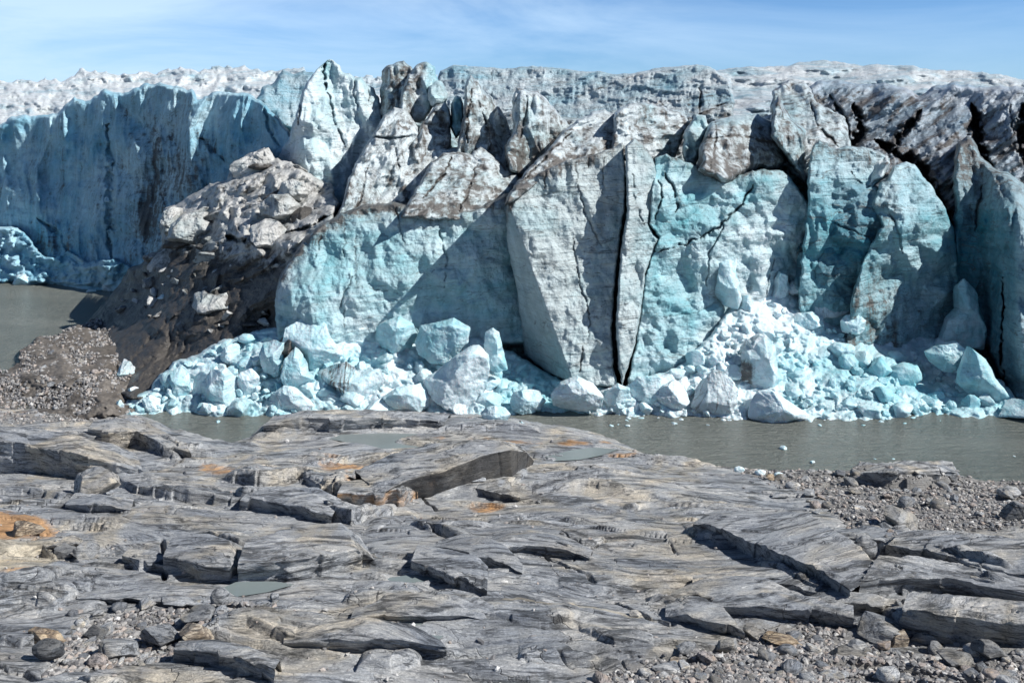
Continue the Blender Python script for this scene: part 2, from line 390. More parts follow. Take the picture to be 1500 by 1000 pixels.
def dtop(poly,d0,d1,h,b0,b1=None,seed=3,mud=.18):
    """dirt gathered in the uppermost h px below the outline and dripping down"""
    top=np.array(poly,float)
    def f(X,Z,px,py,rel):
        ty=np.interp(px,top[:,0],top[:,1])
        t=np.clip((py-ty)/h,0,3)+.35*fbm(px/22,py/60,seed,3)
        dr=d0+(d1-d0)*np.clip(t,0,1)
        bb=b0 if b1 is None else b0+(b1-b0)*np.clip(t*.6,0,1)
        return dr+mud*fbm(px/26,py/26,seed+4,3),bb+.22*fbm(px/45,py/45,seed+8,3)
    return f
GL=[]
def gsheet(name,poly,depth,mat,relief,attr,label=None,cat=None,group=None,**k):
    o=sheet(name,poly,depth,mat,relief,attr,**k)
    if label: tag(o,label,cat,group)
    else: tag(o,kind='structure')
    GL.append(o);return o
# far ice field, left skyline
skyL=[(-90,122),(0,120),(28,117),(60,120),(100,115),(115,101),(145,106),(180,110),(215,106),(250,102),(262,98),(290,103),(330,97),(350,98),(400,103),(440,101),(470,112),(560,115),(640,112)]
def relF(X,Z,px,py):
    return 9*ridg(X/15,Z/7.,3,4,.6)+11*(crystal(X/6.,Z/3.6,5)-.4)+5.5*(crystal(X/2.2,Z/1.5,8)-.4)
gsheet('glacier_surface',skyL+[(640,200),(-90,200)],plane((0,100,300),(600,100,280),(0,200,172)),ICEF,relF,
  lambda X,Z,px,py,rel:(-.14+.5*fbm(px/16,py/9,4,4),.06+.35*fbm(px/25,py/20,9,3)+.18*sst(200,420,px)),step=1.25,rough=5.4,rw=4,rd=2,thick=30,seed=11)
# right far surface
skyR=[(1030,112),(1050,104),(1080,99),(1100,98),(1150,97),(1165,93),(1200,88),(1225,91),(1260,96),(1300,95),(1340,97),(1360,102),(1400,103),(1430,105),(1470,110),(1500,118),(1600,124),(1760,130)]
gsheet('glacier_surface',skyR+[(1760,172),(1030,172)],plane((1030,95,230),(1700,95,205),(1100,172,150)),ICEF,
  lambda X,Z,px,py:6*ridg(X/22,Z/5.,23,4,.55)+15*(crystal(X/13.,Z/3.2,25)-.35)+5*(crystal(X/4.,Z/1.4,26)-.4)+1.2*fbm(X/3,Z/1.2,28,3),
  lambda X,Z,px,py,rel:(.16+.35*fbm(px/40,py/4,14,4),.25+.3*fbm(px/40,py/8,19,3)),rough=1.6,rw=5,rd=3,thick=25,seed=12)
# long left wall
wallL=[(-260,200),(-90,190),(0,183),(19,170),(54,169),(82,168),(100,150),(109,143),(133,148),(142,140),(150,131),(180,138),(211,121),(238,123),(282,131),(289,148),(300,140),(320,136),(360,135),(384,148),(408,172),(421,189),(440,215),(470,300)]
lnsL0=[([(158,180),(163,240),(160,300),(163,390)],7,4.,.1),([(70,190),(75,215),(80,235)],2.2,1.5,.5),([(330,160),(345,200),(365,240)],3,2.,.4),([(385,150),(395,190),(408,215)],3,2.5,.2),
 ([(200,180),(225,190),(240,200)],1.5,.8,.6),([(295,200),(310,220),(330,235)],5,1.5,.9),([(232,200),(225,240),(240,300)],3,.8,.9),([(210,300),(230,330),(220,380)],9,1.,1.0),
 ([(55,320),(90,345),(105,400)],4,2.5,.4),([(95,270),(105,330),(112,400)],5,2.5,.1),([(18,175),(17,250),(15,330)],2,1.,.4),([(260,250),(262,330)],3,.8,.8),([(140,330),(140,395)],3,2.5,.5)]
lnsL=[(a_,b_*1.5,c_*.5,d_*.8) for a_,b_,c_,d_ in lnsL0[:1]+lnsL0[3:7]+lnsL0[8:9]]
gsheet('glacier_wall',wallL+[(480,440),(-260,440)],plane((-100,400,149),(400,400,108),(-100,150,155)),WALL,rel_wall(1.9,7),
  lambda X,Z,px,py,rel:(.20+.36*fbm(px/14,py/90,31,4)+.42*np.exp(-((px-250)/60)**2-((py-250)/80)**2)+.7*np.exp(-((px-215)/22)**2-((py-330)/40)**2)+.35*np.exp(-((px-80)/30)**2-((py-360)/22)**2)+.3*sst(400,330,py)*0+.25*sst(1.,-2.5,rel),
     .42+.35*fbm(px/30,py/60,33,3)+.25*np.exp(-((px-90)/60)**2-((py-250)/60)**2)),step=1.25,rough=3.2,rw=6,rd=2.5,thick=18,lines=lnsL,seed=13)
# pale blue wall behind spire
gsheet('ice_ridge',[(375,150),(385,128),(400,120),(415,104),(430,110),(445,104),(470,110),(470,200),(430,200),(405,180),(390,165)],plane((400,150,122),(460,150,125),(400,200,119)),ICEF,rel_chisel(.8,41,4,12),
  lambda X,Z,px,py,rel:(.25*sst(130,110,py),.75+.2*fbm(px/20,py/30,3)),
  'pale blue fluted ice ridge immediately left of the tall white spire','ice ridge',seed=14,thick=14)
# tall spire
sp=[(398,262),(400,238),(412,225),(425,195),(434,165),(444,130),(454,112),(462,106),(470,95),(478,87),(487,88),(497,95),(503,106),(513,108),(521,116),(530,112),(536,120),(548,130),(556,150),(561,172),(560,200),(550,220),(535,250),(520,280),(505,310),(497,340),(440,345),(405,310)]
gsheet('ice_spire',sp,maxp(plane((400,300,95),(560,300,101),(480,90,103)),plane((400,300,105),(430,150,101),(480,200,94))),ICE,rel_chisel(1.2,43,5,10,.6,.35),
  lambda X,Z,px,py,rel:(-.05+.1*fbm(px/20,py/50,5)+.35*sst(535,555,px)*sst(230,130,py),.16+.3*fbm(px/30,py/40,8,3)+.3*np.exp(-((px-478)/8)**2)*sst(140,90,py)+.15*sst(230,300,py)),
  'tallest pointed white ice spire left of the cluster of dark pinnacles','ice spire',
  lines=[([(476,92),(474,110),(478,130)],5,2.,-.1),([(480,135),(490,180),(507,215)],3,1.5,0),([(520,110),(518,135),(525,160)],2.5,1.,.7),([(541,125),(540,150)],2,1.2,.8),([(447,115),(440,150),(436,185)],3,2.,.5),([(445,190),(480,195),(520,190)],1.2,.5,.2)],rough=2.4,rw=5,rd=1.6,thick=13,seed=15)
# backing of the middle of the glacier
gsheet('glacier_surface',[(450,170),(560,150),(640,165),(760,165),(840,172),(900,180),(960,178),(1040,190),(1120,170),(1200,150),(1240,240),(1240,320),(900,320),(480,335),(450,300)],tps([(450,150,118),(450,300,100),(640,118,128),(640,300,96),(900,140,118),(900,300,92),(1200,140,115),(1200,320,92),(760,220,106),(1050,240,99)]),ICE,rel_dome(1.6,47),
  lambda X,Z,px,py,rel:(.55+.3*fbm(px/25,py/25,5,3)+.2*sst(.3,-1.5,rel),.2+.2*fbm(px/30,py/30,8)),rough=2,thick=12,seed=16)
# background ridge
rg=[(636,125),(645,104),(665,95),(690,97),(705,98),(740,101),(780,97),(820,100),(850,105),(880,105),(900,109),(930,107),(960,100),(1000,97),(1020,95),(1040,98),(1055,108),(1070,117),(1076,150),(1072,188),(1040,215),(636,225)]
gsheet('ice_ridge',rg,tps([(640,100,150),(1070,100,124),(640,220,130),(1070,200,108),(850,105,140),(850,210,118),(1040,150,117)]),ICEF,
  lambda X,Z,px,py:2.2*ridg((X+Z*1.2)/9,(Z-X*.3)/5.,61,4,.6)+1.0*(crystal(X/5,Z/4.,63)-.4)+.45*ridg(X/1.3,Z/7,64,3)+.5*fbm(X/2,Z/1,66,4,.6),
  lambda X,Z,px,py,rel:(.20+.4*fbm(px/30,(py+px*.15)/8,61,4)+.30*sst(150,200,py)+.25*sst(950,1060,px)*sst(120,170,py),.42+.3*fbm(px/60,py/20,9,3)-.2*sst(130,180,py)),
  'long grey blue ice ridge on the skyline behind the central pinnacles','ice ridge',
  lines=[([(722,97),(718,130)],1.6,1.,.2),([(1000,190),(1030,165),(1065,150)],2,1.2,.9),([(1026,130),(1024,190)],3,2.,.8),([(760,150),(850,140),(930,112)],1.5,.6,.6),([(860,160),(960,150),(1060,140)],1.5,.6,.8),([(940,120),(990,175)],1.5,.6,.6)],rough=1.3,rw=6,rd=2,thick=14,seed=17)
# right: big fluted slope
def relSl(s,a=1.):
    def r(X,Z,px,py):
        u=X*.80+Z*.6;w=-X*.6+Z*.80   # flutes run from upper right to lower left
        wu=w+1.2*fbm(X/8,Z/8,s,3)
        return a*(2.2*ridg(wu/6.5,u/30,s+2,4,.55)+.8*(crystal(wu/3.,u/9,s+4)-.4)+.9*fbm(X/7,Z/7,s+6,4)+.3*ridg(wu/1.1,u/9,s+9,2)+.25*fbm(X/1.1,Z/1.1,s+12,4,.6))
    return r
slopeR=[(1175,170),(1182,128),(1200,119),(1230,117),(1262,124),(1300,122),(1330,131),(1345,140),(1370,125),(1400,122),(1440,128),(1470,126),(1500,128),(1600,130),(1760,140)]
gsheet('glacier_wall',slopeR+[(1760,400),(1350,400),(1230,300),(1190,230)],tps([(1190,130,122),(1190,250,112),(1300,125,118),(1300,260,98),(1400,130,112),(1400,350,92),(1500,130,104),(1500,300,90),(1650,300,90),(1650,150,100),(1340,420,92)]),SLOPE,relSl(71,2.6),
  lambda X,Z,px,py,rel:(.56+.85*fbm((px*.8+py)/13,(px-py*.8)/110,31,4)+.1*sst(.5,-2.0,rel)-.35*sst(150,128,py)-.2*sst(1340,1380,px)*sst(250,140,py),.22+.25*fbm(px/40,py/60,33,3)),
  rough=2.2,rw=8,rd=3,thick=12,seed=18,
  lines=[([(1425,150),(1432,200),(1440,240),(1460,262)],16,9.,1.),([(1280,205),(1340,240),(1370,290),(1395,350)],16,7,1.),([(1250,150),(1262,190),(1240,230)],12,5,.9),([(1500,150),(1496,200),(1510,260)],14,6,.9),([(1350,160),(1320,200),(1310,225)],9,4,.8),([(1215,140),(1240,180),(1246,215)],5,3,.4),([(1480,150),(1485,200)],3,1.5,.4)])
# right column with brown face and wall at the far right
colR=[(1398,232),(1402,212),(1416,200),(1428,206),(1436,226),(1446,236),(1462,248),(1480,255),(1500,270),(1560,275),(1760,270),(1760,620),(1485,620),(1470,560),(1440,500),(1405,480),(1395,420),(1395,350),(1398,300),(1396,262)]
gsheet('ice_buttress',colR,(lambda g:(lambda px,py:g(px,py)-9.5*sst(1436,1496,px-(py-450)*.06+7*fbm(px/25,py/25,79,3))*(.35+.65*sst(230,330,py))))(tps([(1400,180,88),(1410,260,85),(1400,340,82),(1400,480,82),(1440,400,82),(1480,560,80),(1500,300,84),(1500,590,80.5),(1700,300,80),(1700,600,77)])),RECESS_SHADE,rel_chisel(1.1,73,4,9,.6),
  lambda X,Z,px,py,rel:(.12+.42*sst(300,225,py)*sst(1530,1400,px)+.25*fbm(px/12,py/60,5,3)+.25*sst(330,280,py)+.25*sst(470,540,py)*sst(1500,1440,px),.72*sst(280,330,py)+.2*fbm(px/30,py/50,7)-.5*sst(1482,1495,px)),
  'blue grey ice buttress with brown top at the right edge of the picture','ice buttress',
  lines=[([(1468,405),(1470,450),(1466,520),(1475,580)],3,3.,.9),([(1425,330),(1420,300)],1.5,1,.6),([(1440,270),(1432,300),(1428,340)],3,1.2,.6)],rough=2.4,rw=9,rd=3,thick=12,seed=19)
# serac ridge above the right face
r3=[(1128,190),(1130,135),(1140,126),(1155,118),(1180,122),(1190,135),(1196,150),(1215,160),(1235,170),(1243,190),(1247,215),(1270,222),(1300,228),(1304,240),(1290,262),(1272,278),(1240,270),(1190,275),(1160,255)]
gsheet('ice_ridge',r3,tps([(1130,130,106),(1190,130,104),(1240,190,92),(1150,250,86),(1300,235,80),(1270,275,80),(1200,270,82),(1180,190,92)]),ICE,rel_chisel(.9,75,3.,5,.7),
  lambda X,Z,px,py,rel:(.50+.3*fbm((px+py)/12,(px-py)/40,5,3)-.45*sst(225,250,py)+.12*sst(.2,-1,rel),.2+.2*sst(220,250,py)),
  'brown streaked ice ridge descending above the right hand blue face','ice ridge',
  lines=[([(1187,150),(1200,190),(1230,215)],3,1.5,.5),([(1246,215),(1250,245),(1262,270)],1.5,1,.5)],rough=2.6,rw=5,rd=1.6,thick=9,seed=20)
# centre: domes and pinnacles
def piece(poly,Yc,lab,cat='ice pinnacle',name='ice_pinnacle',d=(.35,.2),dirtf=None,blue=.15,tilt=0.05,vt=.03,rel=None,seed=1,lines=(),rw=6,rd=1.6,thick=7,rough=2.3,mat=ICE,bf=None):
    a=np.array(poly,float);cx,cy=a.mean(0)
    dep=plane((cx,cy,Yc),(cx+10,cy,Yc+10*tilt),(cx,cy+10,Yc-10*vt))
    rel=rel or rel_chisel(1.3,seed,3.2,6,.6,.4)
    at=(lambda X,Z,px,py,r:(d[0]+.15+d[1]*1.6*fbm(px/14,py/24,seed,4)+.15*sst(0,-1.,r)+(dirtf(px,py) if dirtf else 0),blue+.2*fbm(px/20,py/25,seed+3,3)+(bf(px,py) if bf else 0)))
    return gsheet(name,poly,dep,mat,rel,at,lab,cat,lines=lines,rough=rough,rw=rw,rd=rd,thick=thick,seed=seed)
piece([(555,170),(557,130),(560,104),(570,94),(580,91),(592,89),(602,98),(606,112),(600,160),(588,182),(565,185)],104,'leftmost dark grey pinnacle of the skyline cluster beside the tall spire',seed=101,d=(.45,.3),blue=.35,tilt=-.05)
piece([(583,172),(588,135),(598,108),(610,94),(625,90),(636,98),(641,115),(648,150),(634,158),(622,176),(600,182)],100,'pinnacle with a bright blue right side in the skyline cluster',seed=102,d=(.5,.25),dirtf=lambda x,y:-.6*sst(610,625,x+(y-130)*.2),blue=.2,bf=lambda x,y:.5*sst(612,630,x),tilt=.04)
piece([(625,147),(628,128),(640,117),(650,121),(656,138),(652,152),(635,158)],97,'small rounded pale blue knob of ice below the blue sided pinnacle',seed=103,d=(0.1,.2),blue=.4,rw=8)
piece([(660,150),(668,140),(676,142),(680,165),(678,195),(668,205),(660,190)],96,'narrow turquoise ice sliver left of the sharp grey horn',seed=104,d=(0,.1),blue=.85,rw=5,rd=2)
piece([(664,245),(672,200),(679,170),(679,130),(683,116),(690,110),(700,119),(715,138),(730,158),(742,172),(748,190),(757,205),(762,240),(740,262),(700,262)],92,'sharp grey ice horn with dirty ribs at the centre skyline',seed=105,d=(.42,.3),blue=.2,tilt=.06,lines=[([(700,145),(712,180),(715,230)],2.5,1.2,.3),([(690,130),(686,170),(684,210)],2,1.2,.6)],thick=9)
piece([(738,215),(750,200),(752,140),(756,126),(768,132),(790,135),(804,148),(814,163),(830,178),(838,187),(825,205),(800,235),(770,262),(745,250)],90,'white ragged ice crest with a thin upright blade on its left end',seed=106,d=(.30,.25),blue=.15,tilt=.05,dirtf=lambda x,y:.35*sst(190,230,y),thick=9,lines=[([(772,133),(770,170),(762,205)],2.5,1.5,.4)])
piece([(600,215),(612,190),(625,172),(640,152),(652,148),(660,165),(662,210),(650,240),(610,245)],92,'dirty upright ice tower just left of the sharp grey horn',seed=107,d=(.5,.3),blue=.1,thick=8)
piece([(480,345),(500,300),(508,270),(520,240),(533,218),(545,198),(560,172),(578,158),(592,160),(606,175),(615,195),(640,215),(668,215),(690,222),(700,245),(690,300),(600,330),(490,350)],88,'broad dusty white ice mass beneath the overhanging cap of ice','ice mass','ice_mass',seed=108,d=(.30,.22),blue=.05,tilt=.035,vt=.05,rel=rel_dome(.9,108,.9),thick=10,lines=[([(545,200),(570,203),(598,200)],3.2,2.6,-.1,.8),([(580,215),(585,250)],2,1,.4),([(540,240),(530,290),(515,320)],2,1,.4)],dirtf=lambda x,y:.25*sst(270,320,y))
piece([(585,318),(600,290),(615,268),(632,238),(650,224),(672,222),(690,226),(705,214),(722,228),(740,244),(758,255),(762,275),(748,296),(730,312),(690,325),(640,325)],82,'dust streaked ice hump above the left blue face','ice mass','ice_mass',seed=109,d=(.42,.22),blue=.05,tilt=.04,vt=.07,rel=rel_dome(.8,109,.5),thick=8,lines=[([(664,228),(650,255),(620,290)],2.5,1.2,.8),([(700,240),(690,270),(672,310)],2,.9,.5)],dirtf=lambda x,y:.2*sst(270,310,y))
piece([(738,300),(752,272),(775,245),(800,222),(828,188),(848,174),(870,163),(886,160),(905,170),(922,182),(925,222),(880,232),(830,246),(790,268),(760,292)],80,'rounded brown streaked ice dome over the tall grey pillar','ice dome','ice_dome',seed=110,d=(.40,.25),blue=.0,tilt=.03,vt=.09,rel=rel_dome(.8,110,.35),thick=8,dirtf=lambda x,y:.3*sst(-8,10,y-np.interp(x,[740,780,830,900],[275,250,225,212]))-.3*np.exp(-((x-870)/22)**2-((y-175)/14)**2),lines=[([(835,195),(800,230),(770,262)],2.2,1.,.8)])
piece([(895,225),(898,185),(900,165),(920,152),(945,149),(975,158),(1000,164),(1012,178),(1000,205),(988,235),(960,250),(925,240)],84,'rumpled grey ice hump behind the narrow ice sliver','ice dome','ice_dome',seed=111,d=(.38,.25),blue=.1,rel=rel_dome(.8,111,.2),thick=8)
piece([(998,222),(1003,192),(1019,167),(1033,171),(1040,185),(1028,215),(1018,246),(1004,238)],82,'clean pale blade of ice left of the cracked dirty dome','ice fin','ice_fin',seed=112,d=(.05,.2),blue=.3,rw=6)
piece([(1020,252),(1024,215),(1038,182),(1058,172),(1085,169),(1110,167),(1130,178),(1146,205),(1152,238),(1140,250),(1110,248),(1088,258),(1064,272),(1038,262)],79,'cracked dirty ice dome with brown lower half above the centre face','ice dome','ice_dome',seed=113,d=(.40,.2),blue=.05,vt=.06,rel=rel_chisel(.6,113,3.4,3.2,.3,.25),thick=8,rw=14,rd=4,dirtf=lambda x,y:.22*sst(195,240,y)-.25*sst(190,175,y),lines=[([(1050,180),(1048,215),(1040,250)],1.5,.7,.7),([(1030,205),(1080,198),(1140,210)],1.5,.7,.6),([(1105,175),(1125,215)],1.3,.6,.6)])
piece([(1128,200),(1132,150),(1142,138),(1150,160),(1164,178),(1182,192),(1178,235),(1186,278),(1165,252),(1145,222)],81,'narrow brown edged ice column beside the dark crevasse','ice column','ice_column',seed=114,d=(.45,.3),blue=.2,rw=7,rd=3)
# main front faces
J1=[(404,505),(402,440),(408,405),(425,378),(448,346),(470,328),(500,312),(530,302),(575,296),(620,304),(660,314),(700,304),(738,284),(765,282),(785,330),(785,505)]
lJ1=[([(577,296),(585,325),(592,360)],1.6,.6,.7),([(505,325),(503,380)],2,.5,.7),([(520,340),(522,420)],1.3,.4,.8),([(470,345),(462,380)],2.5,.5,.8),([(520,400),(500,440),(505,480)],2,.6,.5),([(640,310),(645,345),(655,380),(650,420)],2,.9,.1),([(500,425),(530,420),(590,432)],1.5,.4,.4)]
gsheet('ice_cliff',J1,tps([(410,480,73.5),(410,400,75),(440,440,72.5),(600,480,75),(600,310,76.5),(770,480,77),(770,300,77.6),(480,330,75.5),(690,400,76.2)]),ICE,rel_chisel(.55,81,5,6,.35,.3),
  dtop([(400,430),(430,375),(470,332),(530,304),(620,304),(700,304),(765,282)],.85,.10,26,.25,.52,83),
  'broad turquoise ice face left of the pillar, with brown stains dripping from its rim','ice cliff',lines=lJ1,rough=1.6,rw=6,rd=2.,thick=8,seed=21)
# pillar: front face and shaded left flank meet at an edge
J2=[(742,352),(741,310),(746,290),(758,276),(775,263),(800,248),(830,235),(870,226),(900,216),(912,208),(916,240),(916,300),(908,350),(900,420),(896,480),(899,535),(906,566),(870,566),(838,560),(800,545),(768,520),(762,470),(756,420),(748,385)]
front=plane((760,300,72.4),(900,300,73.6),(860,550,70.6));side=plane((745,300,72.3),(836,545,70.3),(765,500,76.8))
lJ2=[([(843,235),(846,270),(860,320),(880,360)],1.6,.7,.6),([(885,230),(883,290)],1.4,.5,.7),([(838,345),(843,380),(850,420),(858,440),(864,470),(862,500)],1.2,1.2,.5,3.),([(870,320),(885,350),(895,372)],1.2,.5,.4),([(855,505),(850,545)],3.,.5,.9),([(770,290),(830,282),(900,275)],.9,.25,.4),([(760,330),(830,320),(900,318)],.9,.25,.35),([(775,400),(840,378),(900,380)],.9,.25,.3),([(800,245),(797,275)],2.5,.3,.9),([(820,240),(822,262)],2.,.3,.7),([(862,228),(860,255)],2.,.3,.8)]
gsheet('ice_pillar',J2,maxp(front,side),ICEP,rel_chisel(.42,82,5,9,.3,.3),
  dtop([(741,320),(758,276),(800,248),(870,226),(912,208)],.75,.14,22,.05,.16,85,.2),
  'tall grey ice pillar standing proud of the glacier front, split by a black crack on its right','ice pillar',lines=lJ2,rough=1.5,rw=3,rd=.7,thick=9,seed=22)
J3=[(916,215),(928,202),(944,214),(958,236),(964,262),(957,300),(950,328),(958,342),(966,350),(955,375),(945,405),(940,450),(932,500),(917,545),(911,566),(906,540),(902,480),(905,420),(910,360),(918,310),(917,260)]
gsheet('ice_slab',J3,plane((930,300,72.6),(960,300,73.6),(920,520,70.9)),ICEP,rel_chisel(.5,84,3,6,.3,.2),
  dtop([(910,215),(940,210),(965,240)],.5,.10,22,.12,.15,87),
  'thin leaning ice slab wedged between two black cracks','ice slab',lines=[([(925,410),(940,408)],1,.4,.5),([(927,255),(930,300),(945,330)],2,.7,.1)],rough=1.3,rw=4,rd=1.2,thick=8,seed=23)
J4=[(918,625),(917,570),(932,500),(940,450),(945,405),(954,375),(965,348),(950,328),(952,300),(958,262),(958,232),(975,226),(1000,234),(1022,244),(1050,262),(1064,268),(1085,255),(1110,248),(1140,248),(1155,255),(1180,292),(1192,320),(1178,370),(1168,410),(1165,480),(1165,625)]
lJ4=[([(975,255),(985,275),(993,300),(990,312)],4,1.2,.3),([(950,372),(1000,358),(1050,335),(1085,300),(1105,270)],3.5,1.4,.75,4.),([(950,465),(1010,460),(1060,440)],1.3,.5,.45),([(1020,340),(1032,348)],1.5,.6,.6),([(1135,375),(1128,400),(1120,440)],1.8,1.,.3),([(1060,330),(1040,370),(1035,420)],2,1.,0),([(965,262),(970,290),(960,320)],2,1.5,.7)]
gsheet('ice_cliff',J4,maxp(plane((950,400,73.4),(1190,400,79.5),(1100,260,77.5)),plane((950,600,72.3),(1190,600,76),(1000,400,73.2))),ICE,rel_chisel(.7,88,4.5,4.5,.3,.3),
  lambda X,Z,px,py,rel:(.03+.2*fbm(px/18,py/22,8,4)+.5*sst(18,0,py-np.interp(px,[960,1000,1062,1110,1155],[222,232,264,246,252]))+.2*sst(1120,1180,px)*sst(260,330,py),.55+.35*fbm(px/40,py/40,9,4)),
  'bright turquoise ice face at the centre, crossed by a dark diagonal seam','ice cliff',lines=lJ4,rough=2.2,rw=3,rd=.7,thick=9,seed=24)
J5=[(1176,330),(1164,372),(1160,420),(1160,520),(1500,560),(1500,450),(1440,440),(1412,420),(1404,400),(1390,330),(1340,300),(1300,300),(1285,272),(1270,268),(1240,268),(1215,262),(1190,268),(1186,300),(1180,300)]
lJ5=[([(1190,265),(1188,310),(1176,350),(1162,400)],3.5,3.,.5),([(1290,310),(1300,330),(1308,352)],3.5,2.2,.7),([(1195,315),(1230,330),(1275,350),(1310,380)],2.,.8,.5),([(1180,400),(1260,405),(1340,420),(1420,410)],1.3,.5,.6),([(1200,260),(1200,300)],2,.7,.3),([(1290,300),(1330,390),(1360,460)],3,1.,.5)]
gsheet('ice_cliff',J5,tps([(1165,380,78.5),(1190,280,80),(1250,300,77.5),(1290,380,77.5),(1330,440,82),(1400,460,84.5),(1480,480,83),(1400,350,83),(1200,460,79),(1350,540,82),(1480,560,80)]),RECESS_SHADE,rel_chisel(1.,90,5,5,.35,.35),
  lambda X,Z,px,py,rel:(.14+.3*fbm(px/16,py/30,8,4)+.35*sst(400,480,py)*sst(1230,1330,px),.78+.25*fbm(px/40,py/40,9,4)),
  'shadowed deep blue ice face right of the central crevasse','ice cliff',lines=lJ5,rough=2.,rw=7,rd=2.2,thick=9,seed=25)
J6=[(1238,520),(1246,440),(1262,385),(1282,345),(1290,330),(1276,300),(1288,268),(1300,262),(1308,243),(1328,237),(1343,243),(1352,258),(1364,272),(1384,303),(1396,330),(1402,365),(1408,440),(1412,530)]
gsheet('ice_fin',J6,maxp(plane((1290,300,77),(1400,350,79.5),(1340,240,80.5)),plane((1290,400,76.5),(1400,450,83),(1290,470,77.5))),CLEAR_SHADED,rel_chisel(1.05,92,5,6,.5,.35),
  lambda X,Z,px,py,rel:(.03+.2*fbm(px/18,py/22,18,4)+.25*sst(400,450,py)+.3*sst(10,0,px-1400+90),.66+.25*fbm(px/30,py/30,9,3)),
  'smooth rounded turquoise ice fin leaning left in front of the dark gully','ice fin',lines=[([(1297,300),(1312,330),(1322,370)],2,.8,.3),([(1300,345),(1340,340),(1390,350)],1.2,.4,.3)],rough=1.8,rw=5,rd=1.3,thick=7,seed=26)
J7=[(1183,300),(1184,250),(1189,215),(1200,205),(1225,218),(1250,214),(1285,220),(1302,232),(1304,242),(1292,262),(1280,275),(1275,300),(1300,325),(1308,350),(1300,420),(1270,520),(1180,520),(1168,440),(1176,360)]
gsheet('ice_buttress',J7,maxp(plane((1190,300,77.3),(1300,300,79.6),(1240,220,79.8)),plane((1190,520,77.3),(1300,520,80.5),(1240,350,77.8))),CLEAR_SHADED,rel_chisel(.7,94,4,5,.4,.3),
  lambda X,Z,px,py,rel:(.2*sst(255,225,py)+.1+.25*fbm(px/14,py/25,8,4)+.3*sst(260,210,py),.2+.6*sst(240,285,py)+.15*fbm(px/30,py/30,9,3)),
  'white capped turquoise buttress between the crevasse and the rounded fin','ice buttress',lines=[([(1245,250),(1262,270),(1272,300)],2,1,.4)],rough=2.4,rw=4,rd=1.2,thick=6,seed=27)
# dark backing wall behind the cracks
gsheet('glacier_wall',[(735,300),(900,250),(1000,240),(1200,240),(1250,320),(1250,560),(735,560)],plane((735,300,84),(1250,300,88),(900,560,81)),ICE,rel_chisel(.4,96,5,9),const(.5,.9),step=3.,rough=1,thick=3,seed=28)
print('glacier',time.time()-T0)
# ------------------------------------------------------------ dirty mound at left
M1=[(128,470),(140,455),(160,437),(178,412),(187,393),(204,386),(224,376),(238,359),(233,330),(241,305),(256,300),(272,291),(289,281),(310,268),(333,264),(337,247),(354,230),(367,223),(388,217),(401,232),(425,237),(450,252),(469,262),(486,271),(497,298),(490,320),(470,345),(440,375),(425,400),(430,520),(300,560),(200,590),(120,560)]
mdep=tps([(130,467,103),(160,437,104),(187,393,103),(241,305,101),(388,218,97),(460,262,92),(490,310,84),(440,370,78),(420,440,75.5),(400,480,75),(300,500,77),(250,560,74),(120,540,82),(240,420,90),(330,330,91),(330,420,82),(200,500,84)])
def relM(X,Z,px,py):
    t=sst(440,340,py)
    wx=X+1.3*fbm(X/4,Z/4,203,3);u=wx*.8+Z*.6;w=-wx*.6+Z*.8
    return (1.6*t+1.5)*(crystal(u/6,w/3.2,205)-.4)*1.8+2.2*(.5+.5*t)*(crystal(u/2.6,w/1.5,206)-.4)+.9*(.5+.5*t)*(crystal(u/1.1,w/.8,216)-.4)+(.6+.5*t)*ridg(u/5,w/2.2,207,4,.6)+.4*(crystal(X/.8,Z/.8,209,3)-.4)*(.3+.7*t)+.25*fbm(X,Z,210,4,.6)
def attM(X,Z,px,py,rel):
    t=sst(325,420,py-(px-300)*.15+14*fbm(px/30,py/20,77,3))
    d=.38+.95*t+.5*fbm(px/16,(py+px*.5)/11,8,4)
    d=d-.6*np.exp(-((px-302)/24)**2-((py-448)/16)**2)-.3*np.exp(-((px-350)/25)**2-((py-370)/16)**2)
    return d,.02+.1*fbm(px/20,py/20,3)
gsheet('ice_mound',M1,mdep,MUD,relM,attM,'collapsed mound of mud stained ice between the left lake and the blue face','ice mound',
   step=1.2,rough=2.6,rw=7,rd=3,thick=14,seed=30,lines=[([(330,345),(345,352),(362,350)],8,2.5,.6),([(410,340),(450,335),(490,310)],5,3.,.7),([(395,455),(380,480)],6,2,.4),([(205,330),(232,345)],3,1,.3)])
M2=[(-120,620),(-120,552),(-30,548),(0,541),(22,538),(32,512),(46,503),(58,494),(80,492),(96,482),(118,476),(140,468),(175,462),(210,470),(250,468),(275,490),(262,530),(245,565),(225,590),(195,604),(60,625)]
m2dep=tps([(-100,550,80.5),(0,545,80),(38,505,88),(115,470,97),(160,470,98),(245,490,88),(245,560,77),(262,530,84),(190,600,69.6),(60,604,69.5),(-100,610,68.5),(60,550,76.5),(150,540,77)])
def attG(X,Z,px,py,rel): return .5+0*px,0*px
moraine=gsheet('moraine_bank',M2,m2dep,MORAINE,lambda X,Z,px,py:2.0*fbm(X/5,Z/3.,220,5,.62)+1.2*(crystal(X/3.,Z/1.6,221)-.4)+.6*(crystal(X/1.2,Z/.8,222)-.4)+.28*(crystal(X/.5,Z/.4,223,3)-.4),attG,
   step=1.2,rough=5,rw=4,rd=.8,thick=8,seed=31)
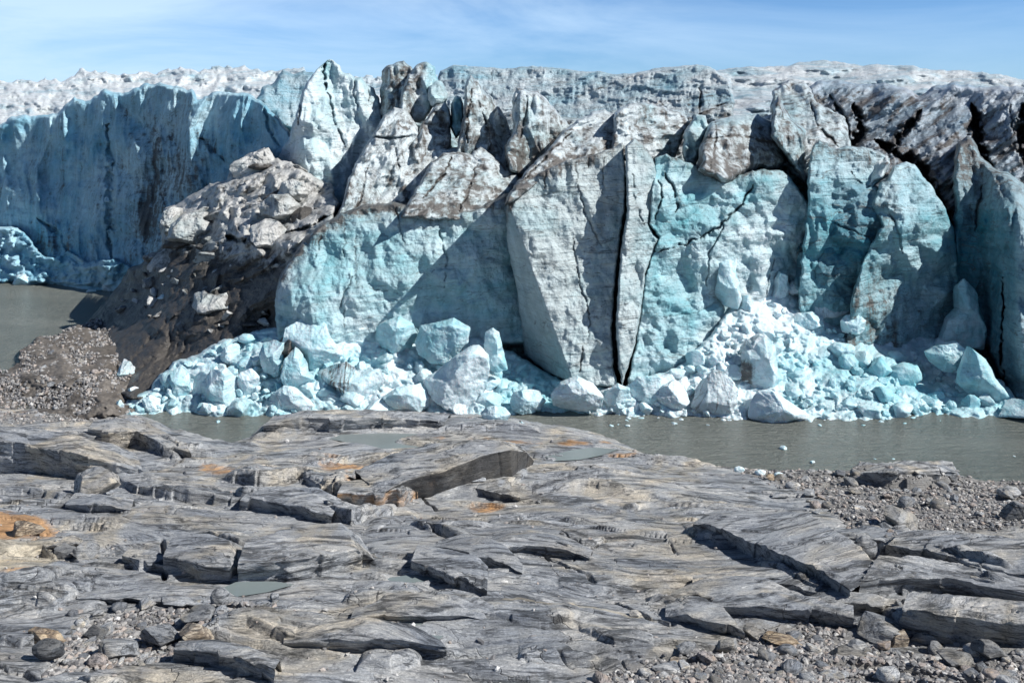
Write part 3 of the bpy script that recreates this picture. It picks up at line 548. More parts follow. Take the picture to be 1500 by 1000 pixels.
# ------------------------------------------------------------ ice rubble apron
RT=[(165,602),(185,585),(215,570),(235,548),(255,530),(290,518),(320,500),(380,482),(420,474),(450,468),(560,478),(640,486),(700,492),(760,520),(800,545),(840,560),(905,568),(950,552),(1000,532),(1040,490),(1070,450),(1120,432),(1150,420),(1200,424),(1240,444),(1290,474),(1350,482),(1400,500),(1440,530),(1475,565),(1500,598),(1560,612)]
hdep=tps([(165,603,69.4),(300,606,69),(500,606,69),(700,608,68.7),(900,606,69),(1100,610,68.2),(1300,610,68.3),(1500,606,69),(255,530,73.5),(420,475,74.5),(560,480,75.2),(700,495,76),(800,548,73),(905,568,70.2),(1000,530,72.5),(1070,450,75.5),(1150,422,78.5),(1240,444,80),(1350,482,82),(1400,500,80),(1475,560,72),(500,560,71),(1150,540,72),(1300,540,73.5),(1200,480,76.5)])
def relH(X,Z,px,py):
    wx=X+.5*fbm(X/2,Z/2,233,2)
    return .95*(crystal(wx/2.1,Z/1.5,231)-.35)+.62*(crystal(wx/.95,Z/.75,232)-.35)+.26*(crystal(X/.42,Z/.36,234,3)-.4)+.5*fbm(X/5,Z/3,236,3)
gsheet('ice_rubble',RT+[(1560,640),(900,640),(165,634)],hdep,BLOCK,relH,
  lambda X,Z,px,py,rel:(.06+.25*fbm(px/18,py/14,8,4)+.22*sst(1330,1200,px)*sst(480,430,py)+.18*np.exp(-((px-1250)/90)**2-((py-560)/50)**2)+.3*sst(260,200,px),.28+.35*fbm(px/26,py/20,9,3)+.25*sst(.3,-.9,rel)),
  step=1.15,rough=3,rw=5,rd=1.2,thick=3,seed=32)
GL[-1]['kind']='stuff'
# far left rubble
gsheet('ice_rubble',[(-260,420),(-260,380),(-60,345),(0,330),(25,333),(45,350),(58,372),(80,378),(100,368),(130,384),(165,378),(185,388),(215,395),(215,425),(170,428),(100,418),(40,414)],
   tps([(-200,405,136),(0,411,131.5),(0,335,134),(100,418,127),(100,370,127),(180,426,122.5),(180,385,120.5),(-200,350,142)]),WALL,lambda X,Z,px,py:2.2*(crystal(X/3.4,Z/2.2,241)-.4)+1.7*(crystal(X/1.5,Z/1.1,242)-.4)+.8*(crystal(X/.7,Z/.55,243)-.4)+1.*fbm(X/6,Z/6,244,3),
   lambda X,Z,px,py,rel:(-.1+.2*fbm(px/18,py/14,8,4),.35+.3*fbm(px/20,py/20,5)),step=1.2,rough=3,rw=5,rd=1.5,thick=5,seed=33)
GL[-1]['kind']='stuff'
# solid blocks
_ico={}
def ico(n):
    if n in _ico: return _ico[n]
    import bmesh
    bm=bmesh.new();bmesh.ops.create_icosphere(bm,subdivisions=n,radius=1.);V=np.array([v.co[:] for v in bm.verts]);Fc=np.array([[v.index for v in f.verts] for f in bm.faces]);bm.free()
    _ico[n]=(V,Fc);return _ico[n]
def n3(V,s,sc):
    return (gn(V[:,0]*sc+V[:,2]*sc*.71,V[:,1]*sc-V[:,2]*sc*.63,s)+gn(V[:,1]*sc+V[:,2]*sc*.9,V[:,2]*sc*.8-V[:,0]*sc*.5,s+9))*.5
def cutplanes(V,rng,k,lo=.55,hi=.9,flat=1.):
    for i in range(k):
        n=rng.normal(size=3);n/=np.linalg.norm(n);d=rng.uniform(lo,hi)
        e=V@n-d;V=V-np.clip(e,0,None)[:,None]*n*flat
    return V
def chunk(seed,sub=4,k=9,lo=.5,hi=.85,aniso=(1,1,1),rough=.05):
    rng=np.random.default_rng(seed);V,Fc=ico(sub);V=V.copy()
    V=V*(1+.18*n3(V,seed,1.4))[:,None]
    V=cutplanes(V,rng,k,lo,hi)
    V=V*np.array(aniso)
    V=V+V*(rough*n3(V,seed+3,3.5)+rough*.6*n3(V,seed+5,8.)+rough*.3*n3(V,seed+7,17.))[:,None]*1.6
    return V,Fc
def outline_block(name,poly,Yc,T,label,cat,seed,mat=BLOCK,group=None,dirt=0.,blue=.25,k=7,sub=6,dirtf=None,base=None,rough=.035,lo=.45,hi=.8):
    """closed solid whose silhouette follows the outline, with its own thickness T (m)"""
    a=jitter(sub_poly(poly,3.),.9,seed,9.);cx=(a[:,0].min()+a[:,0].max())/2;cy=(a[:,1].min()+a[:,1].max())/2
    th=np.arctan2(a[:,1]-cy,a[:,0]-cx);r=np.hypot(a[:,0]-cx,a[:,1]-cy);o=np.argsort(th);th=th[o];r=r[o]
    V,Fc=ico(sub);V=V.copy();rng=np.random.default_rng(seed)
    u,w,v=V[:,0],V[:,1],V[:,2]
    rho=np.hypot(u,v);t=np.arctan2(-v,u)
    R=np.interp(t,np.r_[th[-1]-2*math.pi,th,th[0]+2*math.pi],np.r_[r[-1],r,r[0]])
    # superellipsoid depth profile cut by planes
    g=rho**.8
    D=w.copy()
    Q=np.stack([u,w,v],-1)
    Q2=Q.copy()
    for i in range(k):
        n=rng.normal(size=3)*np.array([1,0,.9]);n[1]=-rng.uniform(.7,1.6);n/=np.linalg.norm(n);d=rng.uniform(lo,hi)
        e=Q2@n-d;Q2[:,1]-=np.clip(e,0,None)/n[1]
    D=Q2[:,1]
    px=cx+R*g*u/np.maximum(rho,1e-6);py=cy-R*g*v/np.maximum(rho,1e-6)
    m=Yc/F
    x=(px-CX)*m;z=CH-(py-HY)*m
    S=R.mean()*m
    dn=S*(rough*2*gn(x/S*1.3,z/S*1.3,seed)+rough*gn(x/S*4,z/S*4,seed+2)+rough*.5*gn(x/S*11,z/S*11,seed+4))
    y=Yc+D*T+dn*(w<0.1)
    # keep silhouettes: scale x,z with depth so the outline stays where it is
    s=1.0
    VV=np.stack([x*s,y,z],-1)
    dr=dirt+(dirtf(px,py) if dirtf else 0)+0*px
    ob=mesh_obj(name,VV,Fc,mat,{'dirt':dr,'blue':blue+.25*gn(px/14,py/14,seed)})
    tag(ob,label,cat,group);return ob
def wat(py): return waterY(py)
B=[ # outline, Y, thickness, label, dirt, blue
 ([(618,560),(640,545),(668,520),(690,507),(701,505),(716,520),(718,540),(712,570),(702,590),(682,602),(655,600),(640,590),(625,575)],69.4,1.6,'largest tilted pale ice slab at the water in front of the shaded recess',.12,.25),
 ([(711,486),(722,480),(731,486),(739,520),(744,542),(728,546),(711,540),(708,510)],70.8,.7,'upright narrow turquoise ice blade behind the large tilted slab',.0,.45),
 ([(608,502),(615,478),(640,472),(665,466),(689,480),(686,500),(670,518),(650,532),(630,532),(612,518)],72.2,1.6,'glassy turquoise block with a jagged top behind the large tilted slab',.1,.6),
 ([(546,502),(550,480),(565,470),(585,463),(605,475),(614,490),(600,512),(575,518),(558,512)],73,1.4,'blue pyramid shaped block left of the glassy jagged block',.05,.6),
 ([(414,506),(418,480),(440,468),(460,464),(478,475),(487,500),(503,520),(482,537),(455,542),(443,525)],71.8,1.8,'big white faceted block below the left corner of the ice face',.0,.2),
 ([(382,505),(398,500),(416,502),(414,530),(407,552),(386,546),(378,522)],70.8,.9,'square pale blue block left of the pointed block',.0,.35),
 ([(410,553),(417,525),(430,510),(443,520),(447,540),(461,560),(440,570),(418,567)],70.,.9,'pointed bluish block standing right of the square pale block',.0,.35),
 ([(459,552),(480,541),(505,532),(522,543),(556,541),(562,560),(556,580),(540,594),(514,594),(500,582),(480,568),(462,560)],69.8,1.3,'block with a black striped dirty face in the left heap',.15,.3),
 ([(560,582),(580,568),(605,564),(630,570),(640,585),(632,600),(600,605),(575,602)],69.,1.1,'rounded bluish block at the water left of the large tilted slab',.02,.4),
 ([(807,577),(820,560),(846,551),(870,562),(884,580),(881,596),(860,603),(830,601),(810,594)],68.4,1.4,'white rounded boulder of ice with dark seams below the tall pillar',.12,.02),
 ([(704,607),(712,598),(725,594),(740,597),(748,606),(743,617),(725,621),(710,618)],66.9,.8,'smooth white ice lump afloat in front of the heap',-.2,.1),
 ([(747,590),(752,575),(770,570),(790,574),(800,588),(792,603),(765,606),(750,602)],68.8,.9,'white lump between the blade and the seamed ice boulder',-.05,.15),
 ([(883,585),(890,570),(905,562),(922,568),(926,588),(915,600),(895,600)],69.,.8,'smooth bluish lump right beside the seamed ice boulder',.0,.3),
 ([(915,590),(918,568),(935,552),(965,550),(985,560),(978,585),(955,597),(930,600)],69.4,1.2,'wide pale turquoise block under the foot of the black crack',.02,.42),
 ([(956,584),(972,564),(990,556),(1005,568),(1010,590),(996,601),(965,600)],68.7,1.,'rounded grey white block left of the dirty block',.12,.15),
 ([(1012,596),(1028,562),(1045,542),(1060,545),(1076,560),(1080,588),(1072,606),(1040,608),(1020,604)],68.6,1.2,'dirty grey block with brown seams at the water in the right heap',.38,.1),
 ([(1083,548),(1092,516),(1110,496),(1124,491),(1135,505),(1139,530),(1147,556),(1130,570),(1110,567),(1090,558)],70.3,1.2,'tall block with a dark shaded left face standing in the right heap',.1,.45),
 ([(1085,520),(1094,500),(1112,488),(1120,492),(1108,510),(1092,524)],71.2,.8,'brown faced wedge on top of the tall block in the right heap',.55,.2),
 ([(1096,612),(1100,590),(1112,575),(1130,571),(1150,584),(1170,597),(1185,607),(1180,614),(1150,618),(1115,617)],67.5,1.7,'large smooth white ice floe grounded in front of the right heap',-.2,.12),
 ([(1355,516),(1375,505),(1400,499),(1412,510),(1413,530),(1402,546),(1380,543),(1362,530)],72.5,1.2,'rounded turquoise cube below the deep shadow on the right',.15,.45),
 ([(1404,548),(1412,525),(1420,507),(1442,525),(1466,555),(1482,580),(1489,596),(1470,604),(1445,594),(1420,578),(1403,562)],70.4,1.5,'long tilted ice slab with a striped edge at the right end of the heap',.15,.4),
 ([(1466,613),(1480,600),(1496,590),(1530,586),(1550,600),(1545,618),(1490,615)],67.6,1.2,'white jagged ice lump at the right edge of the picture on the water',-.05,.1),
 ([(1232,470),(1240,462),(1256,460),(1270,470),(1270,484),(1255,492),(1236,488)],75.2,.9,'round bluish lump at the edge of the deep shadow',.0,.35),
 ([(1158,470),(1170,459),(1190,457),(1208,466),(1210,480),(1190,486),(1165,482)],75.6,.9,'smooth oval ice lump high in the right heap',.0,.35),
 ([(1152,462),(1172,448),(1205,438),(1235,447),(1252,458),(1245,468),(1200,476),(1170,474)],77.5,1.3,'wide dirt speckled ice ledge at the top of the right heap',.35,.15),
 ([(1130,438),(1136,408),(1142,398),(1152,402),(1160,425),(1150,440)],77.6,1.,'small pale tooth of ice at the top left of the right heap',.0,.5),
 ([(1150,425),(1160,412),(1185,409),(1192,418),(1185,430),(1160,432)],78,1.,'brown capped ice step under the central crevasse',.4,.2),
 ([(1052,400),(1056,384),(1066,380),(1082,380),(1080,398),(1085,420),(1090,440),(1082,455),(1062,450),(1048,430)],74.9,1.2,'knobby pale ice tooth leaning on the centre face',.0,.45),
 ([(1080,455),(1084,435),(1098,432),(1108,448),(1104,464),(1086,465)],75.4,.8,'small dark edged cube of ice above the right heap',.15,.5),
 ([(1375,506),(1388,470),(1406,452),(1403,418),(1414,408),(1428,425),(1440,455),(1450,490),(1440,512)],79,1.6,'shaded boot shaped ice block under the right buttress',.1,.6),
 ([(243,560),(250,545),(264,536),(276,546),(279,572),(266,592),(250,584)],70.6,.8,'upright turquoise block at the left end of the heap',-.05,.55),
 ([(290,566),(304,544),(330,539),(346,555),(352,580),(341,600),(315,603),(298,594)],69.6,1.3,'big round cloudy block in the left part of the heap',.08,.35),
 ([(383,606),(397,577),(415,565),(431,567),(446,580),(460,593),(456,606),(420,608)],68.9,1.,'white block with a brown crack at the water below the square block',.15,.05),
 ([(345,562),(352,545),(368,540),(380,552),(378,572),(362,580),(350,575)],70,.8,'white angular block right of the round cloudy block',-.1,.15),
 ([(183,580),(186,570),(196,566),(204,572),(203,583),(193,588)],71.6,.45,'small clean white ball of ice on the gravel bank',-.2,.05),
 ([(166,597),(170,588),(176,586),(182,592),(180,600),(172,602)],69.6,.25,'smallest white ice lump at the tip of the gravel bank',-.2,.05),
 ([(205,604),(208,585),(220,578),(232,585),(234,600),(222,606)],69.3,.6,'white rounded lump at the left tip of the ice heap',-.1,.1),
 ([(290,604),(297,590),(310,592),(322,602),(312,609)],68.6,.5,'low white lump at the water below the round cloudy block',-.1,.15),
 ([(170,545),(176,528),(186,530),(196,548),(186,560),(176,556)],77.2,1.2,'wedge of grey ice poking out of the dark mud bank',.35,.1),
]
dfx={7:lambda x,y:1.1*sst(527,512,x)*sst(590,575,y+0*x)*(.5+.8*gn(x/3,y/30,5)),9:lambda x,y:.5*np.exp(-((y-568-(x-850)*.4)/1.6)**2),16:lambda x,y:.8*sst(1108,1098,x)*sst(520,535,y)}  # dirt stripes, dirt seam; last entry paints shade on the tall block's left face
ice_things=[]
for i,(pl,Yb,T,lab,d,bl) in enumerate(B):
    nm='ice_block'
    if 'gravel bank' in lab or 'mud bank' in lab:
        c_=np.array(pl,float).mean(0);Yb=float(m2dep(c_[:1],c_[1:])[0])-.9
    ice_things.append(outline_block(nm,pl,Yb,T,lab,'ice block',500+i,dirt=d,blue=bl,dirtf=dfx.get(i)))
# lake ice at far left and floating bits
for i,(pl,Yb,T,lab,mt) in enumerate([
 ([(18,416),(22,404),(32,401),(42,404),(52,411),(54,418),(36,419)],waterY(417.5)+.6,1.2,'pale ice lump afloat at the foot of the far left wall',BLOCK),
 ([(149,426),(150,415),(158,412),(164,417),(163,427)],waterY(426.5)+.3,.7,'small white cube of ice afloat beside the dirty mound',BLOCK),
 ([(126,428),(130,424),(139,424),(141,428)],waterY(427.5)+.2,.5,'flat white scrap of ice left of the small floating cube',BLOCK),
 ([(1142,659),(1145,654),(1151,654),(1153,659)],waterY(658),.3,'little white ice scrap floating mid river on the right',BLOCK),
 ([(1186,678),(1190,675),(1195,677),(1193,679)],waterY(678),.2,'tiny ice scrap floating nearest the gravel shore',BLOCK),
 ([(754,621),(760,618),(773,619),(775,622),(762,623)],waterY(622),.3,'thin flat ice plate floating off the flat rock',BLOCK),
 ([(230,437),(236,431),(243,432),(246,438),(238,440)],88.2,.5,'small white ball of ice lying on the dark muddy slope',BLOCK),
 ([(266,452),(272,436),(290,430),(312,433),(330,430),(352,436),(358,450),(340,456),(322,462),(300,468),(280,464)],80.5,2.2,'white jagged block with dark hollows frozen into the brown mound',MUD),
 ([(362,352),(366,332),(384,322),(404,324),(424,342),(430,360),(415,374),(396,370),(378,364)],82,2.6,'smooth sided dusty block right of the dark hole in the mound',MUD),
 ([(372,318),(378,300),(396,285),(420,284),(438,300),(442,318),(420,330),(390,328)],85,2.4,'rounded white block below the crest of the dirty mound',MUD),
 ([(246,350),(250,328),(268,314),(296,310),(322,318),(328,336),(310,352),(280,360)],92,3.,'wide cream block on the left shoulder of the dirty mound',MUD),
 ([(236,340),(240,310),(252,302),(262,306),(260,326),(252,350),(240,356)],95,2.,'narrow knob on the left rim of the dirty mound',MUD),
 ([(336,256),(342,240),(358,228),(374,222),(390,216),(402,232),(396,252),(376,262),(352,264)],95.5,2.6,'dark speckled knob at the very top of the dirty mound',MUD),
 ([(405,285),(412,268),(428,262),(446,268),(452,284),(440,296),(418,298)],88,2.,'pale cube of ice in the saddle below the tall spire',MUD)]):
    ice_things.append(outline_block('ice_floe' if i<6 else 'ice_block',pl,Yb,T,lab,'ice floe' if i<6 else 'ice block',600+i,mt,dirt=-.2 if mt is BLOCK else .36,blue=.1,sub=5 if mt is BLOCK else 6,rough=.035 if mt is BLOCK else .09,k=7 if mt is BLOCK else 12))
# random lumps on the apron
protos=[]
for i in range(14):
    V,Fc=chunk(900+i,4,8 if i<10 else 4,.45,.82 if i<10 else .95,(1,1,.85),.06)
    me_o=mesh_obj('ice_lump',V,Fc,BLOCK,{'dirt':np.full(len(V),[-.1,.0,.1,.2][i%4]),'blue':.2+.3*(i%3)/2+.2*n3(V,i,1.)},origin=(0,0,0))
    protos.append(me_o)
zones=[('fist like jumble of small ice lumps left of the striped block',[(190,600),(250,545),(330,505),(420,485),(460,560),(450,604),(190,606)],58,(6,23),'small ice lumps at the left end of the heap','small pale ice lump in the heap left of the black striped block'),
 ('',[(470,500),(560,505),(620,530),(700,520),(800,565),(810,604),(470,604)],58,(5,21),'small ice lumps below the turquoise left face','small pale ice lump in the heap around the large tilted slab'),
 ('',[(890,570),(950,560),(1010,540),(1080,560),(1090,606),(890,604)],40,(6,14),'small ice lumps right of the pillar foot','small ice lump between the pillar foot and the large white floe'),
 ('',[(1010,530),(1080,470),(1150,450),(1260,490),(1300,530),(1150,560),(1010,545)],60,(5,21),'small ice lumps on the upper right heap','small ice lump on the upper slope of the right heap'),
 ('',[(1150,560),(1300,530),(1390,545),(1450,590),(1440,606),(1190,608)],60,(5,23),'small ice lumps on the lower right heap','small ice lump low in the right heap beside the tilted slab'),
 ('',[(1270,480),(1350,486),(1400,510),(1400,560),(1300,545)],22,(6,14),'shadowed ice lumps in the recess','small ice lump in the blue shadow of the right recess')]
rng=np.random.default_rng(5);first=[True]*len(protos)
for _,pl,cnt,(r0,r1),grp,lab in zones:
    a=np.array(pl,float);lo=a.min(0);hi=a.max(0);pts=[];tr=0
    while len(pts)<cnt and tr<6000:
        tr+=1;q=rng.uniform(lo,hi)
        if not inside(np.array([q[0]]),np.array([q[1]]),a)[0]: continue
        r=r0+(r1-r0)*rng.random()**2.8
        if any(math.hypot(q[0]-p[0],(q[1]-p[1])*1.2)<.55*(r+p[2]) for p in pts): continue
        pts.append((q[0],q[1],r))
    for (x,y,r) in pts:
        k=int(rng.integers(len(protos)));Yh=float(hdep(np.array([x]),np.array([y]))[0])-.35
        if first[k]: o=protos[k];first[k]=False
        else: o=protos[k].copy();C.objects.link(o)
        s=r*Yh/F;o.location=P3(np.array([x]),np.array([y]),np.array([Yh]))[0].tolist()
        o.scale=(s*rng.uniform(.85,1.3),s,s*rng.uniform(.75,1.1));o.rotation_euler=(rng.uniform(-.5,.5),rng.uniform(-.5,.5),rng.uniform(0,6.28))
        tag(o,lab,'ice lump',grp)
mp=[]
for i in range(8):
    V,Fc=chunk(960+i,4,12,.4,.75,(1.2,1,.8),.10)
    mp.append(mesh_obj('dirty_ice_chunk',V,Fc,MUD,{'dirt':np.full(len(V),[.25,.5,.65,.95][i%4]),'blue':np.full(len(V),.05)},origin=(0,0,0)))
ma=np.array([(240,310),(300,285),(345,250),(388,222),(425,245),(480,275),(485,310),(430,370),(400,420),(390,470),(330,490),(250,470),(165,462),(175,425),(215,395)],float);uf=[True]*8;pts=[]
while len(pts)<84:
    q=rng.uniform(ma.min(0),ma.max(0));r=(6+20*rng.random()**1.6)*(.55 if q[1]>400 or q[0]<215 else 1)
    if inside(np.array([q[0]]),np.array([q[1]]),ma)[0] and all(math.hypot(q[0]-p[0],q[1]-p[1])>.5*(r+p[2]) for p in pts): pts.append((q[0],q[1],r))
for (x,y,r) in pts:
    k=int(rng.integers(8));Yh=float(mdep(np.array([x]),np.array([y]))[0])-.2
    if uf[k]: o=mp[k];uf[k]=False
    else: o=mp[k].copy();C.objects.link(o)
    s_=r*Yh/F;o.location=P3(np.array([x]),np.array([y]),np.array([Yh]))[0].tolist();o.scale=(s_*rng.uniform(.9,1.5),s_,s_*rng.uniform(.6,.95));o.rotation_euler=(rng.uniform(-.5,.5),rng.uniform(-.7,.2),rng.uniform(0,6.28))
    tag(o,'mud smeared ice chunk embedded in the collapsed dirty mound','ice chunk','mud smeared ice chunks on the dirty mound')
# brash ice drifting along the front
for i in range(60):
    x=rng.uniform(230,1490);y=rng.uniform(608,624) if rng.random()<.8 else rng.uniform(620,680)
    if y>np.interp(x,[200,250,330,380,520,690,800,870,930,1050,1500],[606,618,640,610,594,600,612,630,650,680,690])-4 or abs(x-1140)<55: continue
    k=int(rng.integers(len(protos)));o=protos[k].copy();o.name='ice_scrap';C.objects.link(o);Yw=float(waterY(y));s_=rng.uniform(1.2,4.)*Yw/F
    o.location=((x-CX)*Yw/F,Yw,.02);o.scale=(s_*1.4,s_,s_*.5);o.rotation_euler=(0,0,rng.uniform(0,6.28))
    tag(o,'tiny scrap of ice drifting on the silty river','ice scrap','tiny ice scraps drifting on the river')
for k,o in enumerate(protos):
    if first[k]: bpy.data.objects.remove(o)
print('ice',time.time()-T0)
# ------------------------------------------------------------ FOREGROUND ROCK
SH=[(-100,598),(0,598),(100,604),(180,606),(215,610),(250,628),(300,640),(340,650),(365,640),(380,626),(400,612),(440,600),(520,597),(600,600),(690,607),(790,618),(860,632),(900,645),(940,662),(1000,674),(1050,687),(1090,688),(1150,692),(1240,698),(1262,684),(1290,677),(1340,676),(1395,683),(1405,700),(1440,710),(1500,716),(1640,722)]
SHx,SHy=np.array(SH,float).T
def baseY(py):
    k=(py-HY)/F
    Y1=10.52/np.maximum(k-.153,1e-3);Y2=(CH-.35)/k
    return np.where(Y1<59.67,Y1,np.maximum(Y2,59.67))
def G(px,py):
    Y=baseY(np.asarray(py,float));return (np.asarray(px,float)-CX)*Y/F,Y
def bz(Y): return np.maximum(.35,.3+.153*(60-Y))
def toPix(x,Y):
    z=bz(Y);return CX+x*F/Y,HY+(CH-z)*F/Y
# ledges: foot polyline (px), height m, length backwards m
LED=[
 ([(-60,668),(0,680),(60,689),(120,699),(172,702)],.5,5.,.2),
 ([(40,655),(100,652),(135,654),(160,655),(195,650),(235,668),(262,672)],.9,3.,.3),
 ([(230,660),(262,668),(290,660)],.5,2,.3),
 ([(-60,735),(0,722),(60,728),(130,740),(200,742)],.3,3,.2),
 ([(160,700),(205,722),(260,735),(330,742),(400,738)],.55,3,.4),
 ([(330,700),(380,712),(440,708),(470,725),(520,720)],.7,4,.7),
 ([(345,735),(390,748),(440,742)],.5,2.2,.8),
 ([(470,722),(500,730),(540,736),(575,735),(606,729)],.95,5.,.3),
 ([(560,716),(606,722),(640,724),(690,722),(730,719),(752,713),(771,700),(774,690)],.5,6.,.06),
 ([(440,695),(520,676),(580,668),(640,660)],.35,3,.2),
 ([(440,745),(480,762),(515,772),(560,755),(575,748)],.7,4,.2),
 ([(240,850),(300,852),(360,850),(425,850),(470,846),(520,838)],.3,4.,.3),
 ([(262,790),(300,800),(350,815),(420,812),(470,802),(525,792)],.5,3.5,.35),
 ([(180,825),(205,838),(235,838)],.35,1.6,.4),
 ([(600,836),(650,851),(690,863),(712,868)],.55,3.5,.6),
 ([(520,830),(560,838),(600,838),(640,842)],.25,2,.2),
 ([(500,890),(540,888),(575,880),(620,882)],.35,3,.2),
 ([(720,805),(770,800),(815,806),(860,822)],.35,3,.25),
 ([(780,722),(850,716),(930,722)],.28,2.5,.2),
 ([(600,775),(650,790),(690,800)],.35,2.5,.4),
 ([(1018,798),(1050,806),(1080,806),(1110,824),(1150,836),(1200,852),(1240,872)],.4,6.,.25),
 ([(1120,838),(1180,862),(1230,884),(1262,890)],.55,2.6,.5),
 ([(1262,884),(1300,870),(1350,868),(1400,866),(1450,878),(1520,884)],.75,3.6,.3),
 ([(1300,812),(1360,830),(1420,850),(1480,862),(1560,872)],.75,6.,.3),
 ([(1318,915),(1370,926),(1430,930),(1500,938),(1580,940)],.85,4.,.2),
 ([(1040,893),(1100,900),(1150,905),(1200,902),(1250,910)],.42,3.5,.25),
 ([(950,880),(1010,892),(1040,888)],.22,2,.2),
 ([(380,634),(430,634),(490,630),(560,628),(640,624)],.85,3.6,.3),
 ([(640,632),(720,628),(790,634)],.4,2.5,.3),
 ([(1260,706),(1310,712),(1350,712),(1404,704)],.75,2.6,.4),
 ([(250,962),(300,968),(350,975),(398,996)],.5,4,.6),
 ([(-40,895),(30,888),(80,892),(110,880)],.45,3,.1),
 ([(-40,935),(30,950),(90,930)],.25,2.5,.1),
 ([(-40,810),(10,812),(60,805),(80,812)],.55,3,.3),
 ([(-40,868),(20,870),(70,866)],.45,3,.2),
 ([(300,930),(360,926),(420,945),(470,950)],.3,4,.2),
 ([(520,975),(570,975),(615,968)],.4,2.4,.3),
 ([(700,905),(760,915),(800,920),(850,908)],.25,2,.1),
 ([(820,860),(870,868),(930,862)],.18,2,.1),
 ([(850,925),(900,945),(960,948)],.2,2,.1),
 ([(760,970),(820,965),(880,975)],.2,2,.1),
]
CRK=[([(560,700),(600,712),(640,738)],.10,.5),([(480,762),(520,800),(560,832)],.07,.15),([(600,770),(640,785),(690,812),(705,815)],.12,.5),([(790,800),(810,820),(850,838),(880,842)],.10,.4),
 ([(900,880),(930,895),(950,905),(985,912)],.12,.45),([(1180,800),(1210,780),(1245,765)],.05,.3),([(100,860),(130,872),(160,885)],.06,.2),([(820,780),(850,800),(840,822)],.05,.3),([(985,705),(1010,715)],.05,.2),([(380,860),(420,845)],.05,.2),([(640,900),(700,905)],.05,.2),([(860,840),(865,848),(868,856)],.12,.4),([(235,790),(245,820),(240,850)],.14,.6),([(690,880),(730,900)],.05,.2)]
def rockH(px,py,x,Y,fine=True):
    z=bz(Y);dark=0*px;top=0*px
    # foliation frame
    s=x*.985+Y*-.12;t=Y*.985+x*.17
    # soft undulation
    ws=s+1.5*fbm(s/9,t/5,301,2);wt=t+2.6*fbm(s/22,t/14,304,2)+.7*fbm(s/9,t/4,305,2)
    z=z+.55*fbm(ws/13,wt/6,307,3)*sst(75,55,Y)
    # ledges
    for li,(pl,h,bk,wob) in enumerate(LED):
        pp=sub_poly(pl,7,False);pp=pp+np.stack([0*pp[:,0],(.8+2.2*wob)*gn(pp[:,0]/30.,pp[:,1]/30.,40+li)],-1)
        lx,ly=G(pp[:,0],pp[:,1])
        x0,x1=lx.min()-.5,lx.max()+.5;y0,y1=ly.min()-1,ly.max()+bk+1
        m=(x>x0)&(x<x1)&(Y>y0)&(Y<y1)
        if not m.any(): continue
        xm=x[m];ym=Y[m];o=np.argsort(lx);fy=np.interp(xm,lx[o],ly[o])
        d=ym-fy; L_=lx.max()-lx.min()
        e=np.clip(np.minimum(xm-lx.min(),lx.max()-xm)/(.22*L_),0,1);e=np.sqrt(e)
        hh=h*e*(1+wob*.8*fbm(xm/6,ym*0+li,311+li,2)+.6*wob*(worley(xm/3.2+ym*.15,ym*0+li*3.3,315)[2]-.5))
        rs=.62*ym*ym/(F*17)
        d=d-wob*1.2*np.floor(3*gn(xm/4.4,0*xm,320+li))/3
        up=sst(0,.10+.10*h+rs,d)
        if h>.5: up=(1-.5*wob)*sst(0,.12+rs,d)+.5*wob*sst(.30,.5+rs,d-.35*gn(xm/4,0*xm,333+li))
        prof=up*np.clip(1-np.maximum(d-.3,0)/bk,0,1)**1.3
        z[m]=z[m]+hh*prof
    # small foliation terraces
    q=(wt*.62+1.7*fbm(ws/12,wt/3.4,341,2)+.25*fbm(ws/6.,wt/1.5,343,1))
    rs=.62*Y*Y/(F*17);fr=q-np.floor(q);idn=hsh(np.floor(q).astype(np.int64),np.floor(q).astype(np.int64)*0+3,5)%1000/1000.
    amp=.02+.30*sst(-.05,.4,fbm(s/5,t/2.5,347,3)+.15*(idn-.5))
    ter=np.minimum(fr/np.maximum(.05,.62*1.6*rs),1)*(1-fr)
    z=z+amp*(ter-.3)
    q2=q*4.3+.6*fbm(s/5.,t/1.4,351,1);f2=q2-np.floor(q2)
    a2=.07*sst(-.05,.4,fbm(s/2.6,t/1.3,353,3))+.008
    z=z+a2*sst(.5,.18,rs)*(np.minimum(f2/np.clip(2.7*1.6*rs,.16,.8),1)*(1-f2)-.3)
    # angular joint blocks in places
    F1,F2,ID=worley(s/1.7,t/.8,361)
    bm=sst(.12,.42,fbm(s/6,t/4,363,3)+.30*sst(240,100,px)*sst(620,700,py)+.25*np.exp(-((px-330)/130)**2-((py-700)/40)**2)+.2*np.exp(-((px-1350)/140)**2-((py-850)/60)**2))
    z=z+bm*(.28*(ID-.5)-.12*sst(.09,.0,F2-F1))
    if fine:
        z=z+.045*fbm(s/1.8,t/.6,371,2,.6)+.03*(crystal(s/1.6,t/.6,372,3)-.4)+.02*fbm(s/.6,t/.25,373,2)*sst(44,34,Y)
    for ci,(pl,w,dp) in enumerate(CRK):
        pp=jitter(sub_poly(pl,6,False),3.,60+ci,12.);lx,ly=G(pp[:,0],pp[:,1])
        m=(x>lx.min()-1)&(x<lx.max()+1)&(Y>ly.min()-1)&(Y<ly.max()+1)
        if not m.any(): continue
        w=w*.7;D=near(x[m],Y[m],np.stack([lx,ly],-1),False)[0]
        z[m]-=.7*dp*np.clip(1.3-D/w,0,1);dark[m]+=.35*np.exp(-(D/w)**2)
    # gravel ground: flatter
    gm=gravelmask(px,py)
    z=z*(1-.0)-gm*.10
